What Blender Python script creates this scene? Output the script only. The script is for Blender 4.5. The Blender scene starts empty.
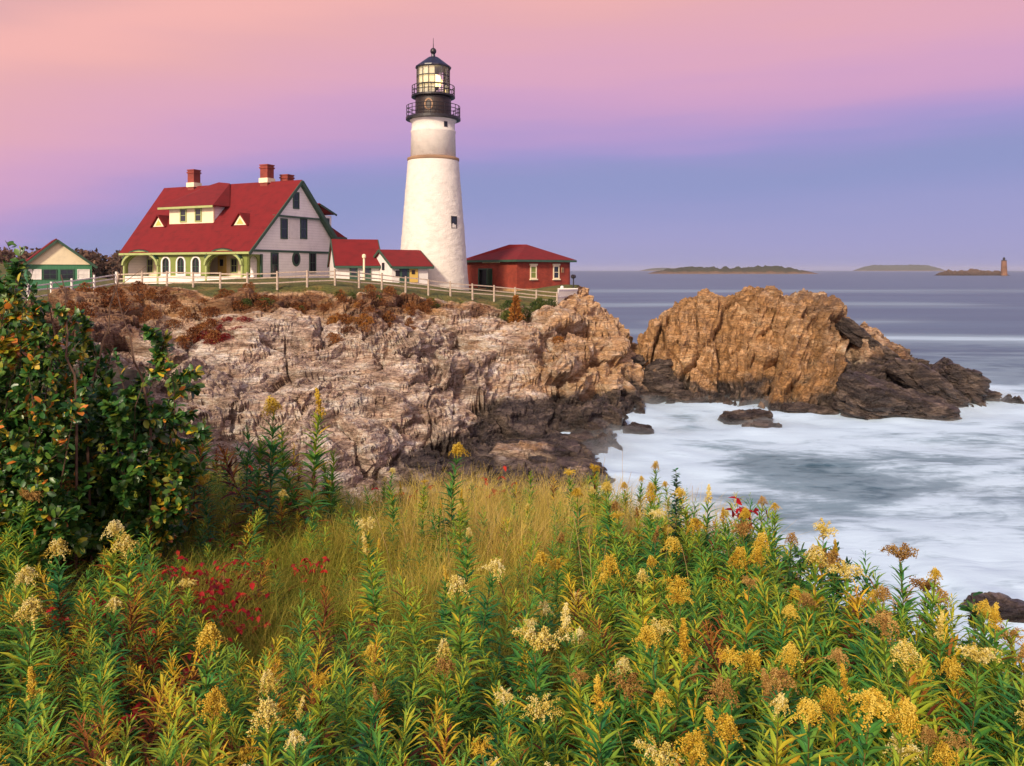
import bpy, bmesh, math, random
import numpy as np
from mathutils import Vector, Matrix
from mathutils.geometry import tessellate_polygon

R = math.radians
rng = np.random.default_rng(7)
random.seed(7)
scene = bpy.context.scene
COL = scene.collection

# ------------------------------------------------------------------ camera
F, CX, HY, EYE = 800.0, 512.0, 270.0, 11.0        # focal length in pixels, centre column, horizon row, eye height over the sea
cam = bpy.data.cameras.new("camera")
cam.sensor_width = 36.0
cam.lens = 36.0 * F / 1024.0
cam.shift_y = -(383.0 - HY) / 1024.0
cam.clip_start, cam.clip_end = 0.1, 60000.0
camo = bpy.data.objects.new("camera", cam)
camo.location = (0, 0, EYE)
camo.rotation_euler = (R(90), 0, 0)
COL.objects.link(camo)
scene.camera = camo

# ------------------------------------------------------------------ light
SUN_EL, SUN_AZ = R(28), math.atan2(-0.90, -0.40)   # low sunset glow behind the camera's left shoulder
sd = Vector((math.cos(SUN_EL) * math.cos(SUN_AZ), math.cos(SUN_EL) * math.sin(SUN_AZ), math.sin(SUN_EL)))
sun = bpy.data.lights.new("sun", 'SUN')
sun.energy, sun.angle, sun.color = 4.3, R(7), (1.0, 0.83, 0.62)
suno = bpy.data.objects.new("sun", sun)
suno.rotation_euler = sd.to_track_quat('Z', 'Y').to_euler()
COL.objects.link(suno)

def s2l(r, g, b):
    f = lambda c: ((c / 255 + 0.055) / 1.055) ** 2.4 if c > 10 else c / 255 / 12.92
    return (f(r), f(g), f(b), 1.0)

world = bpy.data.worlds.new("World")
scene.world = world
world.use_nodes = True
wn, wl = world.node_tree.nodes, world.node_tree.links
wn.clear()
w_out = wn.new('ShaderNodeOutputWorld')
w_tc = wn.new('ShaderNodeTexCoord')
w_sep = wn.new('ShaderNodeSeparateXYZ'); wl.new(w_tc.outputs['Generated'], w_sep.inputs[0])
w_map = wn.new('ShaderNodeMapping'); w_map.inputs['Scale'].default_value = (1.6, 1.6, 14)
wl.new(w_tc.outputs['Generated'], w_map.inputs[0])
w_noise = wn.new('ShaderNodeTexNoise'); w_noise.inputs['Scale'].default_value = 1.3; w_noise.inputs['Detail'].default_value = 3
wl.new(w_map.outputs[0], w_noise.inputs['Vector'])
w_ma = wn.new('ShaderNodeMath'); w_ma.operation = 'MULTIPLY_ADD'
w_ma.inputs[1].default_value = 0.08; wl.new(w_noise.outputs['Fac'], w_ma.inputs[0]); 
w_off = wn.new('ShaderNodeMath'); w_off.operation = 'ADD'; w_off.inputs[1].default_value = -0.04
wl.new(w_sep.outputs['Z'], w_off.inputs[0]); wl.new(w_off.outputs[0], w_ma.inputs[2])
w_neg = wn.new('ShaderNodeMath'); w_neg.operation = 'MINIMUM'; w_neg.inputs[1].default_value = 0.0
wl.new(w_sep.outputs['X'], w_neg.inputs[0])                                  # the pink reaches lower towards the left
w_sq = wn.new('ShaderNodeMath'); w_sq.operation = 'MULTIPLY'; wl.new(w_neg.outputs[0], w_sq.inputs[0]); wl.new(w_neg.outputs[0], w_sq.inputs[1])
w_tilt = wn.new('ShaderNodeMath'); w_tilt.operation = 'MULTIPLY_ADD'; w_tilt.inputs[1].default_value = 0.42
wl.new(w_sq.outputs[0], w_tilt.inputs[0]); wl.new(w_ma.outputs[0], w_tilt.inputs[2])
w_pos = wn.new('ShaderNodeMath'); w_pos.operation = 'MAXIMUM'; w_pos.inputs[1].default_value = 0.0; wl.new(w_sep.outputs['X'], w_pos.inputs[0])
w_t2 = wn.new('ShaderNodeMath'); w_t2.operation = 'MULTIPLY_ADD'; w_t2.inputs[1].default_value = -0.025; wl.new(w_pos.outputs[0], w_t2.inputs[0]); wl.new(w_tilt.outputs[0], w_t2.inputs[2])
w_ramp = wn.new('ShaderNodeValToRGB'); wl.new(w_t2.outputs[0], w_ramp.inputs[0])
cr = w_ramp.color_ramp; cr.interpolation = 'CARDINAL'
stops = [(0.0, (158, 156, 200)), (0.03, (158, 156, 203)), (0.07, (149, 152, 202)), (0.118, (144, 149, 199)), (0.145, (166, 151, 205)), (0.178, (196, 157, 202)),
         (0.23, (217, 165, 195)), (0.30, (231, 173, 180)), (0.37, (238, 178, 175)), (0.48, (140, 135, 170)), (1.0, (85, 105, 150))]
while len(cr.elements) < len(stops): cr.elements.new(0.5)
for e, (p, c) in zip(cr.elements, stops):
    e.position = p; e.color = s2l(*c)
# warm afterglow on the sunset side
w_dot = wn.new('ShaderNodeVectorMath'); w_dot.operation = 'DOT_PRODUCT'
wl.new(w_tc.outputs['Generated'], w_dot.inputs[0]); w_dot.inputs[1].default_value = sd
w_mr = wn.new('ShaderNodeMapRange'); w_mr.interpolation_type = 'SMOOTHSTEP'
w_mr.inputs['From Min'].default_value = 0.15; w_mr.inputs['From Max'].default_value = 1.0
wl.new(w_dot.outputs['Value'], w_mr.inputs['Value'])
w_glow = wn.new('ShaderNodeMix'); w_glow.data_type = 'RGBA'; w_glow.blend_type = 'ADD'; w_glow.inputs[0].default_value = 1
w_gm = wn.new('ShaderNodeMix'); w_gm.data_type = 'RGBA'
w_gm.inputs[6].default_value = (0, 0, 0, 1); w_gm.inputs[7].default_value = (1.2, 0.85, 0.60, 1)
wl.new(w_mr.outputs[0], w_gm.inputs[0])
wl.new(w_ramp.outputs[0], w_glow.inputs[6]); wl.new(w_gm.outputs[2], w_glow.inputs[7])
w_bg = wn.new('ShaderNodeBackground'); w_bg.inputs[1].default_value = 1.0
wl.new(w_glow.outputs[2], w_bg.inputs[0])
w_sky = wn.new('ShaderNodeTexSky'); w_sky.sky_type = 'NISHITA'; w_sky.sun_disc = False
w_sky.sun_elevation = SUN_EL; w_sky.sun_rotation = math.atan2(sd.x, sd.y)
w_bg2 = wn.new('ShaderNodeBackground'); w_bg2.inputs[1].default_value = 0.002
wl.new(w_sky.outputs[0], w_bg2.inputs[0])
w_add = wn.new('ShaderNodeAddShader'); wl.new(w_bg.outputs[0], w_add.inputs[0]); wl.new(w_bg2.outputs[0], w_add.inputs[1])
wl.new(w_add.outputs[0], w_out.inputs[0])

vs = scene.view_settings
vs.view_transform, vs.look, vs.exposure, vs.gamma = 'Standard', 'None', 0.0, 1.0
vs.use_curve_mapping = False
scene.cycles.use_denoising = True
scene.cycles.max_bounces = 6
scene.cycles.transparent_max_bounces = 8

# ------------------------------------------------------------------ helpers: numbers
def at(px, py, Y):
    return ((px - CX) / F * Y, Y, EYE - (py - HY) / F * Y)

def hsh(ix, iy, iz, seed):
    with np.errstate(over='ignore'):
        h = (ix.astype(np.int64) * 374761393 + iy.astype(np.int64) * 668265263 + iz.astype(np.int64) * 2147483647 + seed * 1274126177) & 0xFFFFFFFF
        h = ((h ^ (h >> 13)) * 1274126177) & 0xFFFFFFFF
        h = ((h ^ (h >> 16)) * 2246822519) & 0xFFFFFFFF
        return ((h ^ (h >> 15)) & 0xFFFFFF) / float(0xFFFFFF)

def vnoise(P, seed=0):
    i = np.floor(P); f = P - i; f = f * f * f * (f * (f * 6 - 15) + 10)
    i = i.astype(np.int64); o = 0
    for dx in (0, 1):
        for dy in (0, 1):
            for dz in (0, 1):
                w = (f[:, 0] if dx else 1 - f[:, 0]) * (f[:, 1] if dy else 1 - f[:, 1]) * (f[:, 2] if dz else 1 - f[:, 2])
                o = o + w * hsh(i[:, 0] + dx, i[:, 1] + dy, i[:, 2] + dz, seed)
    return o * 2 - 1

def fbm(P, oct=4, seed=0, gain=0.5):
    o = 0; a = 1; t = 0
    for k in range(oct):
        o = o + a * vnoise(P * 2 ** k + 17.3 * k, seed + k); t += a; a *= gain
    return o / t

def voro(P, seed=0):
    i = np.floor(P).astype(np.int64); n = len(P)
    f1 = np.full(n, 9.); f2 = np.full(n, 9.); cid = np.zeros(n); tl = np.zeros(n)
    for dx in (-1, 0, 1):
        for dy in (-1, 0, 1):
            for dz in (-1, 0, 1):
                a, b, c = i[:, 0] + dx, i[:, 1] + dy, i[:, 2] + dz
                ox, oy, oz = a + hsh(a, b, c, seed) - P[:, 0], b + hsh(a, b, c, seed + 1) - P[:, 1], c + hsh(a, b, c, seed + 2) - P[:, 2]
                d = ox ** 2 + oy ** 2 + oz ** 2
                near = d < f1
                f2 = np.where(near, f1, np.minimum(f2, d))
                cid = np.where(near, hsh(a, b, c, seed + 3), cid)
                tl = np.where(near, ox * (hsh(a, b, c, seed + 4) - 0.5) + oy * (hsh(a, b, c, seed + 5) - 0.5) + oz * (hsh(a, b, c, seed + 6) - 0.5), tl)
                f1 = np.where(near, d, f1)
    return np.sqrt(f1), np.sqrt(f2), np.clip(cid + 1.3 * tl, -0.3, 1.3)

def sstep(a, b, x):
    t = np.clip((x - a) / (b - a), 0, 1); return t * t * (3 - 2 * t)

def strata(Q, seed):
    """ledges: layers with their own set-back and a sharp lip, fading in and out along the face"""
    d = 0
    for th, am, k in ((1.4, 1.05, 0), (0.45, 0.36, 1), (0.16, 0.10, 2)):
        w = Q[:, 2] / th + 0.9 * vnoise(Q * np.array([0.10, 0.10, 0.2]) * (1 + k), seed + 3 * k) + 0.15 * vnoise(Q * 0.9, seed + 7 + k)
        i = np.floor(w); f = w - i; z0 = np.zeros(len(i), np.int64)
        cut = np.floor(Q[:, 0] / (th * 5) + 2 * hsh(i.astype(np.int64), z0, z0, seed + 5) + 0.25 * vnoise(Q * 0.5, seed + 8)).astype(np.int64)      # each layer breaks into blocks
        m = sstep(-0.45, 0.25, vnoise(Q * 0.16, seed + 20 + k))
        d = d + am * m * ((hsh(i.astype(np.int64), cut, z0, seed) - 0.5) * 1.1 + 0.5 * (f - 0.5))
    return d

class TPS:
    def __init__(self, pts, smooth=0.3):
        p = np.array(pts, float); self.c = p[:, :2]; n = len(p)
        K = self.k(self.c, self.c) + np.eye(n) * smooth
        A = np.zeros((n + 3, n + 3)); A[:n, :n] = K; A[:n, n] = 1; A[:n, n + 1:] = self.c; A[n, :n] = 1; A[n + 1:, :n] = self.c.T
        self.w = np.linalg.lstsq(A, np.concatenate([p[:, 2], [0, 0, 0]]), rcond=None)[0]
    @staticmethod
    def k(a, b):
        r = np.sqrt(((a[:, None] - b[None]) ** 2).sum(-1)); return r     # biharmonic in 3D: stays tame between points
    def __call__(self, XY):
        o = np.empty(len(XY))
        for s in range(0, len(XY), 40000):
            q = XY[s:s + 40000]; n = len(self.c)
            o[s:s + 40000] = self.k(q, self.c) @ self.w[:n] + self.w[n] + q @ self.w[n + 1:]
        return o

# ------------------------------------------------------------------ helpers: meshes
def mk_mesh(name, V, quads=None, tris=None, tint=None, attrs=None, smooth=True, mat=None):
    me = bpy.data.meshes.new(name)
    V = np.asarray(V, np.float32)
    me.vertices.add(len(V)); me.vertices.foreach_set('co', V.ravel())
    parts = []; sizes = []
    if quads is not None and len(quads): parts.append(np.asarray(quads, np.int32).ravel()); sizes.append(np.full(len(quads), 4, np.int32))
    if tris is not None and len(tris): parts.append(np.asarray(tris, np.int32).ravel()); sizes.append(np.full(len(tris), 3, np.int32))
    L = np.concatenate(parts); S = np.concatenate(sizes)
    me.loops.add(len(L)); me.loops.foreach_set('vertex_index', L)
    me.polygons.add(len(S)); st = np.concatenate([[0], np.cumsum(S)[:-1]]).astype(np.int32)
    me.polygons.foreach_set('loop_start', st)
    me.polygons.foreach_set('use_smooth', np.full(len(S), smooth, bool))
    if tint is not None:
        attrs = dict(attrs or {}); attrs['tint'] = tint
    for k, v in (attrs or {}).items():
        a = me.attributes.new(k, 'FLOAT', 'POINT'); a.data.foreach_set('value', np.asarray(v, np.float32))
    me.update(calc_edges=True)
    if mat: me.materials.append(mat)
    return me

def link(name, me, parent=None, loc=None):
    o = bpy.data.objects.new(name, me); COL.objects.link(o)
    if parent: o.parent = parent
    if loc is not None: o.location = loc
    return o

def tag(o, label=None, cat=None, group=None, kind=None):
    if label: o['label'] = label
    if cat: o['category'] = cat
    if group: o['group'] = group
    if kind: o['kind'] = kind
    return o

def empty(name, loc, rz=0, label=None, cat=None, group=None):
    o = bpy.data.objects.new(name, None); COL.objects.link(o)
    o.empty_display_size = 0.2
    o.location = loc; o.rotation_euler = (0, 0, rz)
    return tag(o, label, cat, group)

def grid_faces(nr, nc):
    i = np.arange(nr - 1)[:, None] * nc + np.arange(nc - 1)[None]
    return np.stack([i, i + 1, i + nc + 1, i + nc], -1).reshape(-1, 4)

class MB:
    """collects shapes, then links them as one mesh object"""
    def __init__(s): s.v = []; s.f = []
    def add(s, vs, fs):
        b = len(s.v); s.v += [tuple(v) for v in vs]; s.f += [tuple(b + i for i in f) for f in fs]; return s
    def box(s, c, d, rz=0, M=None):
        x, y, z = d[0] / 2, d[1] / 2, d[2] / 2
        vs = [Vector((a * x, b * y, e * z)) for a in (-1, 1) for b in (-1, 1) for e in (-1, 1)]
        m = Matrix.Rotation(rz, 3, 'Z') if M is None else M
        vs = [m @ v + Vector(c) for v in vs]
        return s.add(vs, [(0, 1, 3, 2), (4, 6, 7, 5), (0, 4, 5, 1), (2, 3, 7, 6), (0, 2, 6, 4), (1, 5, 7, 3)])
    def bar(s, a, b, w, h):
        a, b = Vector(a), Vector(b); d = (b - a)
        x = d.normalized(); z = Vector((0, 0, 1)); y = z.cross(x)
        y = y.normalized() if y.length > 1e-4 else Vector((0, 1, 0)); z = x.cross(y)
        M = Matrix((x, y, z)).transposed()
        return s.box((a + b) / 2, (d.length, w, h), M=M)
    def tube(s, pts, rad, n=6):
        pts = [Vector(p) for p in pts]; rings = []
        for i, p in enumerate(pts):
            d = (pts[min(i + 1, len(pts) - 1)] - pts[max(i - 1, 0)]).normalized()
            u = d.orthogonal().normalized() if abs(d.z) < 0.9 else Vector((1, 0, 0)).cross(d).normalized()
            if abs(d.z) >= 0.9: pass
            w = d.cross(u); r = rad[i] if hasattr(rad, '__len__') else rad
            rings.append([p + u * (r * math.cos(2 * math.pi * k / n)) + w * (r * math.sin(2 * math.pi * k / n)) for k in range(n)])
        vs = [v for r_ in rings for v in r_]; fs = []
        for i in range(len(pts) - 1):
            for k in range(n):
                fs.append((i * n + k, i * n + (k + 1) % n, (i + 1) * n + (k + 1) % n, (i + 1) * n + k))
        fs.append(tuple(range(n))[::-1]); fs.append(tuple((len(pts) - 1) * n + k for k in range(n)))
        return s.add(vs, fs)
    def lathe(s, prof, n=32, c=(0, 0, 0), caps=True):
        vs = [(c[0] + r * math.cos(2 * math.pi * k / n), c[1] + r * math.sin(2 * math.pi * k / n), c[2] + z) for r, z in prof for k in range(n)]
        fs = [(i * n + k, i * n + (k + 1) % n, (i + 1) * n + (k + 1) % n, (i + 1) * n + k) for i in range(len(prof) - 1) for k in range(n)]
        if caps:
            fs.append(tuple(range(n))[::-1]); fs.append(tuple((len(prof) - 1) * n + k for k in range(n)))
        return s.add(vs, fs)
    def panel(s, outer, holes, O, U, V, thick):
        """flat panel with holes: (u, v) outline in the plane O + u*U + v*V, thickness goes against U x V"""
        O, U, V = Vector(O), Vector(U), Vector(V); N = U.cross(V).normalized()
        loops = [outer] + list(holes); flat = [p for l in loops for p in l]
        tri = tessellate_polygon([[Vector((p[0], p[1], 0)) for p in l] for l in loops])
        fr = [O + U * p[0] + V * p[1] for p in flat]; n = len(fr)
        fs = []
        for t in tri:
            a, b, c = [Vector(flat[i]) for i in t]
            cc = (b - a).x * (c - a).y - (b - a).y * (c - a).x
            t = t if cc > 0 else t[::-1]
            fs.append(tuple(t)); fs.append(tuple(n + i for i in t[::-1]))
        b0 = 0
        for l in loops:
            m = len(l)
            for k in range(m): fs.append((b0 + k, b0 + (k + 1) % m, n + b0 + (k + 1) % m, n + b0 + k))
            b0 += m
        return s.add(fr + [p - N * thick for p in fr], fs)
    def slab(s, quad, thick):
        q = [Vector(p) for p in quad]; N = (q[1] - q[0]).cross(q[2] - q[0]).normalized(); n = len(q)
        return s.add(q + [p - N * thick for p in q], [tuple(range(n)), tuple(range(2 * n - 1, n - 1, -1))] + [(k, n + k, n + (k + 1) % n, (k + 1) % n) for k in range(n)])
    def build(s, name, mat, parent=None, smooth=False, loc=None):
        me = bpy.data.meshes.new(name); me.from_pydata(s.v, [], s.f)
        bm = bmesh.new(); bm.from_mesh(me); bmesh.ops.recalc_face_normals(bm, faces=bm.faces); bm.to_mesh(me); bm.free()
        if smooth: me.polygons.foreach_set('use_smooth', np.ones(len(me.polygons), bool))
        me.materials.append(mat)
        return link(name, me, parent, loc)

def arch(w, h, n=10, x0=0.0, y0=0.0):
    """outline of a round-headed opening, width w, total height h, bottom-centre at x0, y0"""
    r = w / 2; rise = min(r, h * 0.6)
    pts = [(x0 - r, y0), (x0 + r, y0)]
    for k in range(n + 1):
        a = math.pi * k / n; pts.append((x0 + r * math.cos(a), y0 + h - rise + rise * math.sin(a)))
    return pts

# ------------------------------------------------------------------ materials
def newmat(name):
    m = bpy.data.materials.new(name); m.use_nodes = True
    nt = m.node_tree; nt.nodes.clear()
    return m, nt.nodes, nt.links

def N_(n, t, **kw):
    x = n.new(t)
    for k, v in kw.items():
        if k in x.inputs: x.inputs[k].default_value = v
        else: setattr(x, k, v)
    return x

def ramp(n, l, src, stops, interp='LINEAR'):
    r = n.new('ShaderNodeValToRGB'); e = r.color_ramp; e.interpolation = interp
    while len(e.elements) < len(stops): e.elements.new(0.5)
    for q, (p, c) in zip(e.elements, stops):
        q.position = p; q.color = (*c[:3], 1) if hasattr(c, '__len__') else (c, c, c, 1)
    l.new(src, r.inputs[0]); return r.outputs[0]

def mixc(n, l, fac, a, b, mode='MIX'):
    m = n.new('ShaderNodeMix'); m.data_type = 'RGBA'; m.blend_type = mode
    for i, v in ((0, fac), (6, a), (7, b)):
        if hasattr(v, 'is_output') or isinstance(v, bpy.types.NodeSocket): l.new(v, m.inputs[i])
        elif i == 0: m.inputs[0].default_value = v
        else: m.inputs[i].default_value = (*v[:3], 1)
    return m.outputs[2]

def mth(n, l, op, a, b=None, c=None, clamp=False):
    m = n.new('ShaderNodeMath'); m.operation = op; m.use_clamp = clamp
    for i, v in enumerate((a, b, c)):
        if v is None: continue
        if isinstance(v, bpy.types.NodeSocket): l.new(v, m.inputs[i])
        else: m.inputs[i].default_value = v
    return m.outputs[0]

def painted(name, col, rough=0.6, var=0.18, scale=3.0, bump=0.0, lines=None, coord='Object'):
    """painted or weathered surface: noise mottling, optional board / course lines (direction, spacing in metres)"""
    m, n, l = newmat(name)
    tc = n.new('ShaderNodeTexCoord'); out = n.new('ShaderNodeOutputMaterial'); p = N_(n, 'ShaderNodeBsdfPrincipled', Roughness=rough)
    t1 = N_(n, 'ShaderNodeTexNoise', Scale=scale, Detail=6.0); l.new(tc.outputs[coord], t1.inputs['Vector'])
    dark = tuple(c * (1 - 2 * var) for c in col); lite = tuple(min(1, c * (1 + var)) for c in col)
    c = ramp(n, l, t1.outputs['Fac'], [(0.25, dark), (0.5, col), (0.8, lite)])
    if lines:
        wv = N_(n, 'ShaderNodeTexWave', Scale=0.31416 / lines[1], Distortion=0.4, wave_profile='SAW'); wv.bands_direction = lines[0]
        l.new(tc.outputs[coord], wv.inputs['Vector'])
        c = mixc(n, l, ramp(n, l, wv.outputs['Fac'], [(0.0, 0.45), (0.18, 0.0), (1.0, 0.0)]), c, tuple(x * 0.45 for x in col))
        b = N_(n, 'ShaderNodeBump', Strength=0.4, Distance=0.02); l.new(wv.outputs['Fac'], b.inputs['Height']); l.new(b.outputs[0], p.inputs['Normal'])
    elif bump:
        t2 = N_(n, 'ShaderNodeTexNoise', Scale=scale * 6, Detail=8.0); l.new(tc.outputs[coord], t2.inputs['Vector'])
        b = N_(n, 'ShaderNodeBump', Strength=bump, Distance=0.05); l.new(t2.outputs['Fac'], b.inputs['Height']); l.new(b.outputs[0], p.inputs['Normal'])
    l.new(c, p.inputs['Base Color']); l.new(p.outputs[0], out.inputs[0])
    return m

def rock_mat(name, palette, tilt, wet_z=2.3, lichen=0.5, with_lawn=False, patch=0.4, dark=(0.15, 0.11, 0.095)):
    m, n, l = newmat(name)
    out = n.new('ShaderNodeOutputMaterial'); p = n.new('ShaderNodeBsdfPrincipled')
    geo = n.new('ShaderNodeNewGeometry')
    sep = n.new('ShaderNodeSeparateXYZ'); l.new(geo.outputs['Position'], sep.inputs[0])
    mp = n.new('ShaderNodeMapping'); mp.inputs['Rotation'].default_value = tilt; mp.inputs['Scale'].default_value = (0.55, 0.55, 2.0)
    l.new(geo.outputs['Position'], mp.inputs[0])
    big = N_(n, 'ShaderNodeTexNoise', Scale=0.24, Detail=7.0, Roughness=0.65, Distortion=0.8); l.new(geo.outputs['Position'], big.inputs['Vector'])
    lay = N_(n, 'ShaderNodeTexNoise', Scale=1.1, Detail=9.0, Roughness=0.68, Distortion=0.6); l.new(mp.outputs[0], lay.inputs['Vector'])
    vor = N_(n, 'ShaderNodeTexVoronoi', Scale=1.6); l.new(mp.outputs[0], vor.inputs['Vector'])
    vcol = n.new('ShaderNodeSeparateColor'); l.new(vor.outputs['Color'], vcol.inputs[0])
    base = ramp(n, l, lay.outputs['Fac'], palette)
    base = mixc(n, l, ramp(n, l, big.outputs['Fac'], [(0.44, 0.0), (0.56, patch)]), base, dark)
    base = mixc(n, l, 0.45, base, ramp(n, l, vcol.outputs[0], [(0, (0.24, 0.20, 0.18)), (0.5, (0.50, 0.46, 0.43)), (1, (0.82, 0.78, 0.76))]), 'OVERLAY')
    hue = n.new('ShaderNodeAttribute'); hue.attribute_name = 'warm'
    och = N_(n, 'ShaderNodeTexNoise', Scale=0.7, Detail=7.0, Roughness=0.7); l.new(geo.outputs['Position'], och.inputs['Vector'])
    of = ramp(n, l, mth(n, l, 'ADD', och.outputs['Fac'], mth(n, l, 'MULTIPLY', hue.outputs['Fac'], 0.35)), [(0.46, 0.0), (0.74, 1.0)])
    base = mixc(n, l, mth(n, l, 'MULTIPLY', of, lichen), base, (0.58, 0.31, 0.10))
    fine = N_(n, 'ShaderNodeTexNoise', Scale=9.0, Detail=8.0, Roughness=0.75); l.new(mp.outputs[0], fine.inputs['Vector'])
    base = mixc(n, l, 0.75, base, ramp(n, l, fine.outputs['Fac'], [(0.3, 0.22), (0.48, 0.52), (0.70, 0.90)]), 'OVERLAY')
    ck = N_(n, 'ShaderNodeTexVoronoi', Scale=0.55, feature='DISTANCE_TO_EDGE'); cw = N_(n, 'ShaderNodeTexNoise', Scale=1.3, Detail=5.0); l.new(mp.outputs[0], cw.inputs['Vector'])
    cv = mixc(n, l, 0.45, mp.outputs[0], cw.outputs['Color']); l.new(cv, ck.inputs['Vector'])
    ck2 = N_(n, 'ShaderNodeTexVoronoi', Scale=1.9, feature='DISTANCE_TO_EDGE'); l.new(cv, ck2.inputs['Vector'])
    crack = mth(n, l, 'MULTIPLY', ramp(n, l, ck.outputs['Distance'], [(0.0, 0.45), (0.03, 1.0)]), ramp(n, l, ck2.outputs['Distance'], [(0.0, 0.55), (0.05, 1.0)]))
    mp4 = n.new('ShaderNodeMapping'); mp4.inputs['Rotation'].default_value = tilt; mp4.inputs['Scale'].default_value = (0.5, 0.5, 5.0); l.new(geo.outputs['Position'], mp4.inputs[0])
    st = N_(n, 'ShaderNodeTexNoise', Scale=1.0, Detail=7.0, Roughness=0.6, Distortion=0.4); l.new(mp4.outputs[0], st.inputs['Vector'])
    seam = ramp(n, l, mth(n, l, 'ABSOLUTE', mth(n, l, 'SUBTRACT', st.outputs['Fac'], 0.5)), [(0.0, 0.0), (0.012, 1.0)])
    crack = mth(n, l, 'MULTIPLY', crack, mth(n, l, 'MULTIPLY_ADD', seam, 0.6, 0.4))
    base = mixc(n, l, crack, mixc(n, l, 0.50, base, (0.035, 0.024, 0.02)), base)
    # weed-dark, wet band at the foot, with an uneven upper edge
    wet = n.new('ShaderNodeAttribute'); wet.attribute_name = 'wet'
    wn_ = mth(n, l, 'ADD', wet.outputs['Fac'], mth(n, l, 'MULTIPLY', mth(n, l, 'SUBTRACT', och.outputs['Fac'], 0.5), 0.9))
    wf = ramp(n, l, wn_, [(0.36, 0.0), (0.62, 1.0)])
    base = mixc(n, l, wf, base, ramp(n, l, lay.outputs['Fac'], [(0.34, (0.014, 0.011, 0.012)), (0.5, (0.062, 0.046, 0.040)), (0.66, (0.22, 0.165, 0.13))]))
    rough = mth(n, l, 'MULTIPLY_ADD', wf, -0.50, 0.85)
    if with_lawn:
        rk = n.new('ShaderNodeAttribute'); rk.attribute_name = 'rock'
        g1 = N_(n, 'ShaderNodeTexNoise', Scale=0.9, Detail=8.0, Roughness=0.7); l.new(geo.outputs['Position'], g1.inputs['Vector'])
        lawn = ramp(n, l, g1.outputs['Fac'], [(0.3, (0.045, 0.070, 0.014)), (0.5, (0.13, 0.13, 0.025)), (0.7, (0.26, 0.16, 0.04))])
        sc = n.new('ShaderNodeAttribute'); sc.attribute_name = 'scrub'
        scr = ramp(n, l, lay.outputs['Fac'], [(0.32, (0.05, 0.022, 0.012)), (0.5, (0.20, 0.075, 0.025)), (0.68, (0.28, 0.17, 0.05))])
        sf = ramp(n, l, mth(n, l, 'ADD', sc.outputs['Fac'], mth(n, l, 'SUBTRACT', fine.outputs['Fac'], 0.5)), [(0.35, 0.0), (0.65, 1.0)])
        base = mixc(n, l, sf, base, scr)
        lf = ramp(n, l, mth(n, l, 'ADD', rk.outputs['Fac'], mth(n, l, 'MULTIPLY', mth(n, l, 'SUBTRACT', g1.outputs['Fac'], 0.5), 0.5)), [(0.3, 1.0), (0.5, 0.0)])
        base = mixc(n, l, lf, base, lawn)
    l.new(base, p.inputs['Base Color']); l.new(rough, p.inputs['Roughness'])
    hgt = mth(n, l, 'ADD', mth(n, l, 'ADD', mth(n, l, 'MULTIPLY', lay.outputs['Fac'], 1.2), mth(n, l, 'MULTIPLY', fine.outputs['Fac'], 0.5)), mth(n, l, 'MULTIPLY', crack, 0.45))
    b = N_(n, 'ShaderNodeBump', Strength=1.0, Distance=0.30); l.new(hgt, b.inputs['Height']); l.new(b.outputs[0], p.inputs['Normal'])
    l.new(p.outputs[0], out.inputs[0])
    return m

def leaf_mat(name, stops, rnd=0.25, trans=0.3, rough=0.5, gloss=0.3):
    """stops over the per-leaf 'tint'; each plant shifts a little through its own random value"""
    m, n, l = newmat(name)
    out = n.new('ShaderNodeOutputMaterial'); p = N_(n, 'ShaderNodeBsdfPrincipled', Roughness=rough)
    p.inputs['Specular IOR Level'].default_value = gloss
    a = n.new('ShaderNodeAttribute'); a.attribute_name = 'tint'
    oi = n.new('ShaderNodeObjectInfo')
    f = mth(n, l, 'ADD', a.outputs['Fac'], mth(n, l, 'MULTIPLY', mth(n, l, 'SUBTRACT', oi.outputs['Random'], 0.5), rnd), clamp=True)
    c = ramp(n, l, f, stops)
    l.new(c, p.inputs['Base Color'])
    if trans:
        t = n.new('ShaderNodeBsdfTranslucent'); l.new(c, t.inputs[0]); mx = n.new('ShaderNodeMixShader'); mx.inputs[0].default_value = trans
        l.new(p.outputs[0], mx.inputs[1]); l.new(t.outputs[0], mx.inputs[2]); l.new(mx.outputs[0], out.inputs[0])
    else: l.new(p.outputs[0], out.inputs[0])
    return m

def glass_mat(name, col, rough=0.08):
    m, n, l = newmat(name)
    out = n.new('ShaderNodeOutputMaterial'); p = N_(n, 'ShaderNodeBsdfPrincipled', Roughness=rough)
    tc = n.new('ShaderNodeTexCoord'); t = N_(n, 'ShaderNodeTexNoise', Scale=1.3); l.new(tc.outputs['Object'], t.inputs[0])
    l.new(ramp(n, l, t.outputs['Fac'], [(0.3, tuple(c * 0.6 for c in col)), (0.7, col)]), p.inputs['Base Color'])
    l.new(p.outputs[0], out.inputs[0]); return m

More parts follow.
